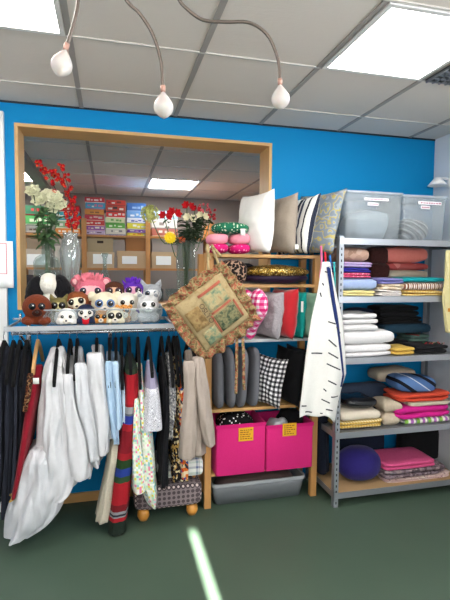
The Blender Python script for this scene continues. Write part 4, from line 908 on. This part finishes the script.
# ruffle round the edge
rows = []
N = 160
for q in range(5):
    row = []
    for k in range(N):
        u = k/N*4; e = int(u); f = u-e; s = S2/2; p = [(-s+2*s*f, -s), (s, -s+2*s*f), (s-2*s*f, s), (-s, s-2*s*f)][e]; L = math.hypot(*p); d = (p[0]/L, p[1]/L)
        out = .068*q/4; w = .022*q/4*math.sin(k*.9+.4*math.sin(k*.37))
        row.append(A @ Vector((p[0]*.96+d[0]*out, w-.004, p[1]*.96+d[1]*out+.006*q/4*math.sin(k*.41))))
    rows.append(row)
g = MB(); g.grid(rows, True); g.build('ruffle', TAP.m, t, mods=(('SOLIDIFY', {'thickness': .003}),))
def patch(x0, x1, z0, z1, mat, nm, y=-.049, sub=6):
    g = MB(); rows = []
    for i in range(sub+1):
        row = []
        for j in range(sub+1):
            x = x0+(x1-x0)*j/sub; z = z0+(z1-z0)*i/sub; k = max(0, (1-(2*x/S2)**2)*(1-(2*z/S2)**2))**.42; row.append(A @ Vector((x, -.045*k-.0075, z)))
        rows.append(row)
    g.grid(rows); return g.build(nm, mat, t, mods=(('SOLIDIFY', {'thickness': .001}),))
P1 = tapestry(('#4f6a5c', '#7a8a6c', '#b0a078', '#a8946a', '#9a4040', '#b09a70'), 26); P2 = tapestry(('#2e3a2c', '#4a5640', '#8a8460', '#5a5a40', '#a08a60', '#8a4038'), 30); P3 = tapestry(('#6e5634', '#94784e', '#a88e60', '#8a6a44', '#8a4a38'), 28)
REDB = cloth('#9c4238', '#b87058', .2, 90)
patch(-.02, .125, .025, .125, P1, 'stamp_picture'); patch(-.02, .125, -.12, -.008, P2, 'stamp_picture'); patch(-.15, -.06, -.03, .1, P3, 'stamp_picture'); patch(-.13, -.04, -.15, -.05, P1, 'stamp_picture')
patch(-.03, .13, .13, .145, REDB, 'red_band'); patch(-.02, .12, .004, .016, REDB, 'red_band'); patch(-.032, -.022, -.12, .005, REDB, 'red_band'); patch(.13, .142, -.12, .0, REDB, 'red_band')
fc = bpy.data.curves.new('lettering', 'FONT'); fc.body = 'OSLYO'; fc.size = .042; fc.extrude = .0006; fc.align_x = 'CENTER'; fc.align_y = 'CENTER'
fo = bpy.data.objects.new('tmp', fc); COL.objects.link(fo); bpy.context.view_layer.update()
me = bpy.data.meshes.new_from_object(fo.evaluated_get(bpy.context.evaluated_depsgraph_get())); bpy.data.objects.remove(fo)
lo = bpy.data.objects.new('lettering', me); COL.objects.link(lo); lo.parent = t; me.materials.append(plain('#5a4a34', .8))
ML = A @ Matrix.Translation((-.043, -.0535, .035)) @ Matrix.Rotation(PI/2, 4, 'X') @ Matrix.Rotation(-PI/2+0, 4, 'Z')
ML = Matrix.Translation(-ORG[t]) @ ML
for v in me.vertices: v.co = ML @ v.co
top = A @ Vector((-S2/2+.03, 0, S2/2))
for s in (-1, 1):
    p0 = A @ Vector((S2/2-.04+.03*s, 0, S2/2-.04-.03*s)); g = MB(); g.tube(bez([p0, p0*.4+hg*.6+Vector((s*.02, -.02, -.05)), hg+Vector((s*.012, 0, 0)), hg+Vector((s*.025, -.02, -.02)), hg+Vector((.035*s+.03, -.03, -.075+.01*s))], 6), .0085, 8); g.build('strap', TAPB, t)
for k, (x, dx) in enumerate(((237, 0), (243, .01))):
    a = at(x, 338, 2.66); b = at(x+2*k-1, 394-4*k, 2.66); g = MB(); rows = []
    for i in range(9):
        q = i/8; p = a*(1-q)+b*q; rows.append([p+Vector((w, .004*math.sin(q*9+k), 0)) for w in (-.009, 0, .009)])
    g.grid(rows); g.build('hanging_strap', TAP.m, t, mods=(('SOLIDIFY', {'thickness': .003}),))
g = MB(); p = Vector((hg.x, UF, hg.z)); g.tube([p+Vector((-.0, .0, -.02)), p+Vector((0, -.02, -.03)), p+Vector((0, -.045, -.02)), p+Vector((0, -.05, .0))], .004, 8); solo(g, 'hook', 'small metal hook on the unit post carrying the tapestry bag', 'hook', CHROME)
# ---------------------------------------------------------------- white cloth with navy ticks, hung from the metal rack post
WY = 2.60
rowsp = [(262, 322, 330), (272, 320, 332), (290, 317, 336), (320, 310, 343), (352, 305, 346), (375, 302, 347), (392, 300, 342), (408, 298, 338), (415, 298, 336)]
t = None
def towel():
    global t
    P = [(at(a, y, WY).x, at(b, y, WY).x, at((a+b)/2, y, WY).z) for y, a, b in rowsp]
    o = Vector(((P[-1][0]+P[-1][1])/2, WY, P[-1][2])); t = thing('hanging_cloth', 'white cloth with scattered navy ticks and a blue stripe, hung on the metal rack post', 'cloth', o)
    rows = []; nc = 25
    Q = []
    for i in range(len(P)-1):
        for k in range(4): s = k/4; Q.append(tuple(P[i][j]*(1-s)+P[i+1][j]*s for j in range(3)))
    Q.append(P[-1])
    def pos(q, u):
        k = min(len(Q)-1.001, q*(len(Q)-1)); i = int(k); f = k-i; l, r, z = (Q[i][j]*(1-f)+Q[i+1][j]*f for j in range(3))
        drop = 0
        if q > .8: drop = -.055*max(0, (u-.62)/.38)*(q-.8)/.2+ .01*math.sin(u*11)*(q-.8)/.2
        y = WY-.012*(1+q)*math.sin(u*9+1.5)*min(1, .4+q)-.02*math.sin(u*PI)
        return Vector((l+(r-l)*u, y, z+drop))
    for i in range(41): rows.append([pos(i/40, j/(nc-1)) for j in range(nc)])
    g = MB(); g.grid(rows); g.build('sheet', cloth('#dcdbd6', '#e8e7e2', .15, 30), t, mods=(('SOLIDIFY', {'thickness': .003, 'offset': 1}),))
    def strip(q0, u0, q1, u1, w, nm, mat, n=10):
        rows = []
        for i in range(n+1):
            s = i/n; a = pos(q0+(q1-q0)*s, u0+(u1-u0)*s); e = .001; b = pos(min(1, q0+(q1-q0)*(s+.02)), u0+(u1-u0)*(s+.02)); d = (b-a).normalized(); n_ = Vector((-d.z, 0, d.x))
            rows.append([a+n_*w+Vector((0, -.0048, 0)), a-n_*w+Vector((0, -.0048, 0))])
        g = MB(); g.grid(rows); g.build(nm, mat, t, mods=(('SOLIDIFY', {'thickness': .0008}),))
    NAVY = cloth('#1c2a5c', '#24346c', .1); TICK = plain('#22242e', .8)
    strip(.06, .55, .72, .93, .0125, 'blue_stripe', NAVY, 16)
    for q, u, L, d in ((.12, .3, .3, .12), (.2, .2, .08, .2), (.26, .12, .1, .2), (.38, .5, .2, .1), (.4, .72, .12, .3), (.45, .52, .18, .3), (.5, .52, .22, .35), (.56, .5, .3, .4), (.5, .12, .28, .06), (.66, .55, .2, .35), (.72, .5, .06, .2), (.78, .68, .26, .12), (.8, .5, .18, .3), (.84, .03, .14, .1), (.88, .62, .2, .1), (.93, .15, .2, .05), (.94, .52, .05, .1)):
        strip(q, u, min(.99, q+.045*d*2), min(.98, u+L), .0042, 'navy_tick', TICK, 6)
towel()
# ---------------------------------------------------------------- metal rack
MX0, MX1, MY0, MY1 = 1.412, 2.42, 2.654, 3.10
t = thing('metal_rack', 'grey slotted-angle metal rack with five shelves at the right', 'rack', ((MX0+MX1)/2, (MY0+MY1)/2, 0))
PM = plain('#9ba0a6', .45, .55, .05, 20); HOLE = plain('#26282c', .8)
MS = [.085, .487, .975, 1.375, 1.748]
for k, (x, y) in enumerate(((MX0, MY0), (MX1, MY0), (MX0, MY1), (MX1, MY1))):
    s = 1 if x == MX0 else -1; d = 1 if y == MY0 else -1; g = MB()
    xs = sorted((x, x+s*.034)); ys = sorted((y, y+d*.034)); g.box(xs[0], xs[1], *sorted((y, y+d*.002)), 0, 1.775); g.box(*sorted((x, x+s*.002)), ys[0], ys[1], 0, 1.775)
    o = g.build('upright', PM, t, smooth=False)
    if k < 2:
        g = MB()
        for i in range(46):
            z = .03+.0378*i; q = x+s*.018; g.box(q-.0042, q+.0042, y-.0008, y+.0004, z-.008, z+.008)
        g.build('slots', HOLE, o, smooth=False)
BOARD = plain('#a98a62', .7)
for z in MS:
    g = MB(); e = .026
    g.box(MX0+.003, MX1-.003, MY0-.004, MY0-.001, z-e, z+.014); g.box(MX0+.003, MX1-.003, MY1-.004, MY1-.001, z-e, z+.014); g.box(MX0+.003, MX0+.006, MY0, MY1-.005, z-e, z+.014); g.box(MX1-.006, MX1-.003, MY0, MY1-.005, z-e, z+.014)
    g.build('shelf_rail', GALV, t, smooth=False)
    g = MB(); g.box(MX0+.007, MX1-.007, MY0, MY1-.005, z-.004, z+.012); g.build('shelf_board', BOARD if z < .2 else GALV, t, smooth=False)
SZ = [z+.0125 for z in MS]
# clear boxes on top
CB = clearplastic('#eef4f8', .24, .22)
def topbox(label, x0, x1, yt, yb, Y, D, lab, group):
    a, b = at(x0, yb, Y).x, at(x1, yb, Y).x; z0 = SZ[4]; z1 = at((x0+x1)/2, yt, Y).z
    t = thing('storage_box', label, 'storage box', ((a+b)/2, Y+D/2, z0), group); i = .012
    g = MB(); rows = [rr(a+i, b-i, Y+i, Y+D-i, .02, z0), rr(a, b, Y, Y+D, .02, z1), rr(a+.003, b-.003, Y+.003, Y+D-.003, .02, z1), rr(a+i+.003, b-i-.003, Y+i+.003, Y+D-i-.003, .02, z0+.004)]
    g.grid(rows, True, True); g.build('body', CB, t)
    g = MB(); r_ = rr(a-.008, b+.008, Y-.008, Y+D+.008, .025, z1-.004); rows = [r_, [p+Vector((0, 0, .013)) for p in r_], rr(a+.01, b-.01, Y+.01, Y+D-.01, .02, z1+.013), rr(a+.014, b-.014, Y+.014, Y+D-.014, .02, z1+.006)]
    g.grid(rows, True, True); g.build('lid', clearplastic('#e6eef4', .45, .25), t)
    for j, (p0, p1, q0, q1) in enumerate(lab):
        p, q = at(p0, q0, Y), at(p1, q1, Y); g = MB(); yy = Y-.003+j*.0; g.box(p.x, q.x, yy-.002-.001*j, yy-.001*j, q.z, p.z); o = g.build('paper_label', plain('#f4f1f6', .6), t, smooth=False)
        g = MB(); w = q.x-p.x; h = p.z-q.z; xs = p.x+w*.1
        while xs < q.x-w*.12:
            L = R.uniform(.05, .12)*w; g.box(xs, xs+L, yy-.0027-.001*j, yy-.0022-.001*j, q.z+h*.32, q.z+h*(.6+.1*R.random())); xs += L+w*.035
        g.build('red_writing', plain('#b06080', .8), o, smooth=False)
    return (a+b)/2, Y+D/2, z0, z1, b-a
q = topbox('clear plastic box with red-lettered label on the rack top, left of two', 345, 402, 193, 236, 2.70, .36, [(364, 388.5, 197.5, 201.5), (367.5, 378, 202.5, 206)], 'clear boxes on the rack')
g = MB(); g.slab((q[0]+.03, q[1], q[2]+.105), (.14, .13, .1), .6, .5, amp=.02, seed=3, ns=14); solo(g, 'pale_bundle', 'pale grey bundle of cloth inside the left clear box', 'cloth', cloth('#a9b4bc', '#c0c8ce'))
q = topbox('clear plastic box holding silvery padded items on the rack top, right of two', 403, 446, 197, 238, 2.70, .36, [(418, 441, 201, 205.5), (420.5, 429.5, 205.5, 209.5)], 'clear boxes on the rack')
SLV = NT('silver quilting'); o_ = SLV.sep('Object'); wv = SLV.math('SINE', SLV.math('MULTIPLY', SLV.math('ADD', o_[2], SLV.math('MULTIPLY', o_[0], .7)), 150.)); SLV.col(SLV.ramp(wv, [(0, '#5c5e62'), (.45, '#b9b8b4'), (1, '#dedcd6')], 'LINEAR')); SLV.rough(.35); SLV.b.inputs['Metallic'].default_value = .3; SLV.bump(wv, .9, .02)
g = MB(); g.slab((q[0]-.015, q[1]-.02, q[2]+.083), (.11, .13, .08), .8, .7, amp=.008, seed=5, nu=40, nv=20); solo(g, 'silver_pouch', 'silvery ribbed padded pouch inside the right clear box', 'pouch', SLV.m)
# folded textiles
STK = {}
def fold(name, label, mat, x0, x1, y0, y1, Y=2.68, D=.3, z=None, layers=2, cat='cloth', group=None, e1=.5, amp=.006, e2=.22, seed=None, dr=0):
    """folded textile whose front shows between pixel columns x0..x1 and rows y0 (top)..y1 (bottom)"""
    a, b = at(x0, y1, Y).x, at(x1, y1, Y).x; zt = at((x0+x1)/2, y0, Y).z; zb = z if z is not None else at((x0+x1)/2, y1, Y).z
    g = MB(); h = (zt-zb)/layers; sd = seed if seed is not None else R.uniform(0, 30)
    for i in range(layers):
        jx = R.uniform(-.006, .006); g.slab(((a+b)/2+jx, Y+D/2+R.uniform(0, .006), zb+h*(i+.5)), ((b-a)/2-abs(jx), D/2, h*.54), e1, e2, rot(0, 0, R.uniform(-1.5, 1.5)+dr).to_3x3(), amp, sd+i, nu=56, nv=12, ns=12)
    lo = min(v.z for v in g.v); 
    if z is not None: g.v = [Vector((v.x, v.y, max(v.z, z))) for v in g.v]
    c = g.base(); solo(g, name, label, cat, mat, group); return zt
def stack(base_, items, x0=None, **kw):
    """items bottom-up: (name,label,mat,x0,x1,ytop,layers)"""
    z = base_
    for it in items:
        z = fold(it[0], it[1], it[2], it[3], it[4], it[5], 0 if False else it[5]+6, z=z+.0004, layers=it[6], **{**kw, **(it[7] if len(it) > 7 else {})})
    return z
S1, S2_, S3, S4 = SZ[3], SZ[2], SZ[1], SZ[0]
ck = lambda a, b=None, **k: cloth(a, b, .3, 25, **k)
# first shelf under the top
stack(S1, [
 ('yellow_sheet', 'folded pale yellow sheet at the bottom of the left pile on the upper shelf', ck('#dccf8a', '#e8dca0'), 341, 377, 290.5, 2),
 ('blue_pillow', 'puffy light blue pillow in the left pile on the upper shelf', ck('#94a8d0', '#a6b8dc'), 340, 381, 278, 1, {'e1': .6, 'amp': .006}),
 ('pink_dotted_cloth', 'folded pink cloth with pale dots above the light blue pillow', dots('#cc4a72', '#f0b0c0', 70, .3), 341, 373, 272.5, 2),
 ('navy_cloth', 'folded navy blue cloth below the lilac one', ck('#2a2a86', '#34349a'), 341, 373, 267.5, 2),
 ('lilac_cloth', 'folded lilac flowered cloth below the beige cushion', dots('#b0a0cc', '#d890b8', 60, .25), 342, 374, 261.5, 2),
 ('beige_cushion', 'puffy beige brown cushion on top of the left pile on the upper shelf', multi(('#b49484', '#a88878', '#bca090', '#987868'), 22), 343, 372, 247, 1, {'e1': .7, 'amp': .008})])
stack(S1, [
 ('white_sheet', 'crumpled white sheet at the bottom of the middle pile on the upper shelf', ck('#d8d0cc', '#ece6e2'), 379, 404, 290, 3, {'amp': .007}),
 ('cream_cloth', 'folded cream cloth on the crumpled white sheet', multi(('#d8c4a8', '#e4d8c4', '#c8b090'), 40), 381, 406, 284, 2),
 ('lavender_cloth', 'folded lavender blue cloth beside the teal one', ck('#7a78b8', '#8c8ac8'), 379, 406, 278, 2)])
stack(S1, [
 ('yellow_check_cloth', 'folded yellow checked cloth under the brown striped one', checks('#e8d898', '#d8b868', '#c89848', .02, 'Object'), 405, 447, 290.5, 2),
 ('brown_striped_cloth', 'folded cloth with brown and white stripes below the teal cloth', stripes((('#7a5038', 1), ('#e8e0d8', .7), ('#94604a', .6), ('#f0ece4', .5)), .035), 405, 447, 282.5, 1),
 ('teal_cloth', 'folded bright teal cloth on the right pile of the upper shelf', ck('#0f929c', '#18a4ae'), 404, 448, 277.5, 1, {'e1': .6})])
Yb = 2.90
zb_ = S1
for it in [('fur_throw', 'dark brown fur throw folded behind the light blue pillow', fur('#4a2a26', '#2c1816', 60), 372, 391, 248, 3, {'D': .17, 'amp': .01})]:
    stack(S1, [it], Y=2.86)
stack(S1, [
 ('beige_blanket', 'folded beige blanket behind the teal cloth', ck('#b8a894', '#c4b6a4'), 386, 430, 270.5, 3),
 ('dusty_red_blanket', 'folded dusty red blanket with pink squares below the coral pillow', multi(('#a84a48', '#b05450', '#c87a74', '#a84a48'), 16), 386, 430, 262.5, 1, {'e1': .7}),
 ('coral_pillow', 'puffy coral pink pillow on top of the back pile, upper shelf', ck('#ea7c70', '#f29084'), 384, 431, 247, 1, {'e1': .75, 'amp': .01})], Y=2.90, D=.17)
# second shelf: white towels and dark clothes
WT = cloth('#dad8da', '#eceaea', .3, 60)
stack(S2_, [
 ('white_towel', 'folded white towel lowest in the tall white pile', WT, 341, 393, 352.5, 1),
 ('white_towel', 'folded white towel second from the bottom of the white pile', WT, 341, 395, 345, 1),
 ('white_towel', 'thick folded white towel jutting furthest right in the white pile', WT, 341, 397, 331, 1, {'e1': .6}),
 ('white_towel', 'narrow folded white towel resting on the thick one', WT, 342, 380, 324.5, 1),
 ('white_towel', 'thin folded white towel second from the top of the white pile', WT, 342, 380, 319, 1),
 ('white_towel', 'folded white towel at the very top of the white pile', WT, 342, 379, 313.5, 1)], D=.24, group='white towels')
stack(S2_, [('yellow_towel', 'folded mustard yellow towel right of the white pile', ck('#cfa84a', '#dcb85c'), 394, 416, 348, 2)], D=.2)
stack(S2_, [('black_shirt', 'folded black shirt bundle with red embroidery, front right of the second shelf', ck('#131316', '#1e1e22'), 417, 450, 345.5, 2)], D=.2)
g = MB(); q = at(433, 344.5, 2.74)
for k in range(16):
    p = q+Vector((-.075+.01*k, R.uniform(-.03, .04), .011)); g.ell(p, (.007, .006, .0035), nu=8, nv=6)
tag(g.build('embroidered_trim', multi(('#c02030', '#208050', '#d8a0a0', '#a01828'), 90), origin=g.base()), 'strip of red and green embroidered trim lying on the black shirt bundle', 'trim', kind='stuff')
stack(S2_, [
 ('black_coat', 'folded black coat behind the yellow towel', ck('#121214', '#1c1c20'), 384, 410, 341, 2)], Y=2.885, D=.2)
stack(S2_, [
 ('green_cloth', 'folded dull green cloth with a red corner under the blue blanket', multi(('#54706a', '#5e7a72', '#a04844', '#54706a'), 10), 411, 432, 335, 4)], Y=2.89, D=.19)
zz = max(at(400, 335, 2.9).z, at(420, 334, 2.89).z)+.006
z = fold('teal_blanket', 'folded dark teal blanket spread under the black pile', ck('#1f3a4c', '#2c4a5e'), 386, 433, 324, 330, Y=2.88, D=.2, z=zz, layers=1)
z = fold('black_trousers', 'folded black trousers lower in the black pile at the back', ck('#0e0e10', '#161618'), 381, 424, 317, 324, Y=2.885, D=.19, z=z+.0005, layers=2)
z = fold('black_sweater', 'folded black sweater topmost in the black pile at the back', ck('#101013', '#18181c'), 380, 421, 306, 317, Y=2.885, D=.19, z=z+.0005, layers=2)
# third shelf
stack(S3, [
 ('dark_cloth', 'thin folded dark cloth flat at the bottom left of the third shelf', ck('#3a3430', '#4a443e'), 341, 383, 428.5, 1),
 ('yellow_gingham', 'folded yellow checked cloths under the cream one on the third shelf', checks('#e8dcb0', '#d0b060', '#b89040', .02, 'Object'), 340, 384, 421.5, 2),
 ('cream_blanket', 'folded cream blanket under the black bag on the third shelf', ck('#cfc4b0', '#dcd2c0'), 340, 383, 412, 1, {'e1': .6}),
 ], D=.26)
zc = at(362, 411.5, 2.68).z
g = MB(); c = at(362, 402, 2.72); g.slab((c.x, 2.81, zc+.042), (.125, .115, .04), .85, .5, amp=.012, seed=4); BP = plain('#1b1c20', .22); solo(g, 'black_plastic_bundle', 'black garment wrapped in shiny clear plastic on the cream blanket', 'bundle', BP)
stack(S3, [('beige_bundle', 'rumpled beige cloth bundle in the middle of the third shelf', ck('#b4a48e', '#c8baa6'), 385, 404, 402, 2, {'amp': .012, 'e1': .9})], D=.2)
GST = stripes((('#7fb04a', 1), ('#e8e4dc', .8), ('#b06ab8', .9), ('#e8e4dc', .6), ('#8a8a96', .4)), .09)
stack(S3, [
 ('striped_towel', 'green, white and purple striped towel folded at the front of the third shelf', GST, 404, 452, 418, 1, {'e1': .6}),
 ('magenta_sheet', 'folded magenta sheet on the striped towel', ck('#c41680', '#d42a90'), 396, 452, 407, 2, {'amp': .013}),
 ('cream_towel', 'folded cream towel between the magenta sheet and the orange blanket', ck('#c8baa4', '#d8ccb8'), 411, 452, 401.5, 1, {'amp': .008}),
 ('orange_blanket', 'folded orange red blanket on the magenta sheet', ck('#c8402c', '#d45238'), 399, 452, 394, 2, {'amp': .011})], D=.22)
zc = at(425, 393, 2.7).z+.002
g = MB(); c = at(418, 388, 2.72); BST = stripes((('#5a7aac', 1.2), ('#c4ccd8', .15), ('#4a6a9c', .9), ('#141620', .55)), .12, ang=1.0)
g.slab((c.x+.0, 2.80, zc+.054), (.165, .1, .056), .6, .4, rot(0, 4, 0).to_3x3(), .01, 7, nu=40); g.v = [Vector((v.x, v.y, max(v.z, zc))) for v in g.v]; solo(g, 'blue_bag', 'slate blue bag with black trim and pale stripes on the orange blanket', 'bag', BST)
g = MB(); c = at(355, 388, 2.95); g.slab((c.x+.06, 2.99, S3+.118), (.24, .055, .115), .5, .3, amp=.008, seed=2); solo(g, 'slate_quilt', 'dark slate blue quilt folded at the back of the third shelf', 'quilt', ck('#2c3648', '#384458'))
zq = S3+.118+.122
g = MB(); c = at(398, 370, 2.9); g.slab((c.x, 2.98, zq+.045), (.165, .09, .05), .6, .35, amp=.01, seed=8); zmin = min(v.z for v in g.v); g.v = [v+Vector((0, 0, zq-zmin+.0005)) for v in g.v]; solo(g, 'beige_pillow', 'flat beige pillow lying just under the second shelf', 'pillow', ck('#a89a88', '#b8aa98'))
# bottom shelf
g = MB(); c = at(361, 471, 2.78); r_ = .132; g.slab((c.x, 2.82, S4+.115), (.16, .125, .115), .9, .9, amp=.008, seed=3); zmin = min(v.z for v in g.v); g.v = [v+Vector((0, 0, S4-zmin+.0005)) for v in g.v]; solo(g, 'purple_pouffe', 'round deep purple cushion on the bottom shelf', 'cushion', cloth('#241c62', '#2e2672', .3, 20, .9, .1))
PPT = swirl('#d8bcb8', '#e4cfc8', 9, .7, c3='#9a7078')
stack(S4, [
 ('patterned_quilt', 'pale pink patterned quilt lowest in the pile on the bottom shelf', PPT, 386, 452, 477, 3, {'amp': .009}),
 ('grey_throw', 'mottled grey throw below the pink blanket on the bottom shelf', multi(('#6a5a60', '#80707a', '#584a50', '#948488'), 50), 384, 448, 469, 2, {'amp': .007}),
 ('pink_blanket', 'folded bright pink blanket on top of the bottom shelf pile', ck('#c8487c', '#d85c8c'), 386, 438, 462.5, 2, {'D': .28, 'amp': .004})], Y=2.69, D=.3)
TK = stripes((('#e8e2da', 1.), ('#2a2426', .35)), .03, ang=.5)
z_ = SZ[0]; 
g = MB(); c = at(424, 456, 3.0); g.slab((c.x, 3.02, S4+.14), (.22, .055, .138), .5, .4, amp=.012, seed=12); solo(g, 'black_bag', 'black bag standing at the back right of the bottom shelf', 'bag', ck('#111214', '#1a1b1e'))
g = MB(); c = at(360, 450, 3.0); g.slab((c.x+.01, 3.02, S4+.15), (.19, .05, .148), .5, .4, amp=.01, seed=14); solo(g, 'navy_quilt', 'folded dark navy quilt behind the purple cushion on the bottom shelf', 'quilt', ck('#141c2c', '#1c2638'))
g = MB(); c = at(362, 320, 3.0); g.slab((c.x, 3.03, S2_+.15), (.16, .045, .148), .5, .4, amp=.01, seed=15); solo(g, 'navy_blanket', 'dark navy blanket standing behind the white towels', 'blanket', ck('#161e30', '#1e283e'))
g = MB(); loft(g, [(345, 318, 331), (380, 317, 333), (430, 316, 332), (474, 318, 331)], 2.86, .16, 4, .008, 3, top=.5)
o_ = g.base(); t = thing('dark_garment', 'dark navy garment hanging in the gap behind the white cloth', 'garment', o_); g.build('body', cloth('#10141f', '#1a2030', .3), t)
g = MB(); p = at(324, 345, 2.94); g.tube([(p.x, 2.94, p.z-.01), (p.x, 2.94, p.z+.05), (p.x+.02, 2.94, p.z+.07), (MX0+.002, 2.94, p.z+.06)], .003, 6); g.build('hanger_hook', CHROME, t)
# yellow garment hanging at the right end of the rack
g = MB(); loft(g, [(250, 448, 455), (275, 447, 462), (300, 445, 466), (333, 449, 462)], 2.60, .04, 3, .006, 2, top=.6)
t = thing('yellow_garment', 'pale yellow garment hanging at the right end of the rack', 'garment', g.base()); g.build('body', cloth('#d8cc94', '#e2d8a8', .3), t)
p = at(449, 310, 2.595); g = MB(); g.box(p.x-.01, p.x+.06, p.y-.004, p.y-.001, p.z-.012, p.z+.012); g.build('orange_band', cloth('#d08a34'), t, smooth=False)
# colourful straps behind the white cloth
for lab, x, y0_, y1_, c in (('red strap hanging from the rack post behind the white cloth', 325, 252, 286, '#c0283a'), ('blue strap hanging from the rack post behind the white cloth', 330, 255, 292, '#2f6ab0'), ('turquoise strap hanging right behind the top of the white cloth', 334, 262, 300, '#3fa8a8'), ('pink strap hanging left above the white cloth', 321, 246, 278, '#d06a94')):
    a, b = at(x, y0_, 2.64), at(x-1, y1_, 2.64); g = MB(); g.tube(bez([a, a*.5+b*.5+Vector((.006, -.004, 0)), b], 6), [.007]*13, 8); solo(g, 'strap', lab, 'strap', cloth(c))
# white wall lamp on the right wall
q = at(452, 182, 2.9); k = ray(449, 183); k = k*(XR/k.x); p = Vector((XR, k.y, k.z+CZ))
t = thing('wall_lamp', 'white cone wall lamp at the right edge, above the clear boxes', 'lamp', p)
g = MB(); g.lathe([(0, 0), (.035, 0), (.035, .012), (0, .012)], (XR-.001, p.y, p.z), 16, Matrix.Rotation(-PI/2, 3, 'Y')); g.build('wall_plate', plain('#e8e8ea', .4), t)
g = MB(); g.lathe([(.02, .035), (.07, -.025), (.066, -.025), (.018, .031)], (XR-.1, p.y, p.z), 20); g.tube([(XR-.012, p.y, p.z+.03), (XR-.1, p.y, p.z+.03)], .01); g.build('lamp_shade', plain('#f2f3f5', .4), t)
# ---------------------------------------------------------------- light
w = bpy.data.worlds.new('daylight'); S.world = w; w.use_nodes = True
w.node_tree.nodes['Background'].inputs[0].default_value = (.75, .87, 1, 1); w.node_tree.nodes['Background'].inputs[1].default_value = .6
def light(kind, name, loc, d, energy, col=(1, 1, 1), **kw):
    l = bpy.data.lights.new(name, kind); l.energy = energy; l.color = col
    for k, v in kw.items(): setattr(l, k, v)
    o = bpy.data.objects.new(name, l); COL.objects.link(o); o.location = loc; o.rotation_euler = Vector(d).to_track_quat('-Z', 'Y').to_euler(); return o
light('AREA', 'window_daylight', (XR+.25, -.2, 1.85), (-1, .25, .3) , 70, (.9, .95, 1), shape='RECTANGLE', size=2.1, size_y=1.1)
light('AREA', 'ceiling_fill_light', (-.9, YF+.06, 1.85), (0, .8, 1.5), 120, (1, .97, .94), shape='RECTANGLE', size=2.6, size_y=1.1)  # added lamp inside the solid front wall, aimed up to brighten the ceiling
light('SUN', 'sun', (.46, -5, 4), (0, math.cos(math.radians(23)), -math.sin(math.radians(23))), 110., (1, .95, .85), angle=.009)
V = S.view_settings; V.view_transform = 'Standard'; V.look = 'None'; V.gamma = 1; V.use_curve_mapping = False; V.exposure = .4
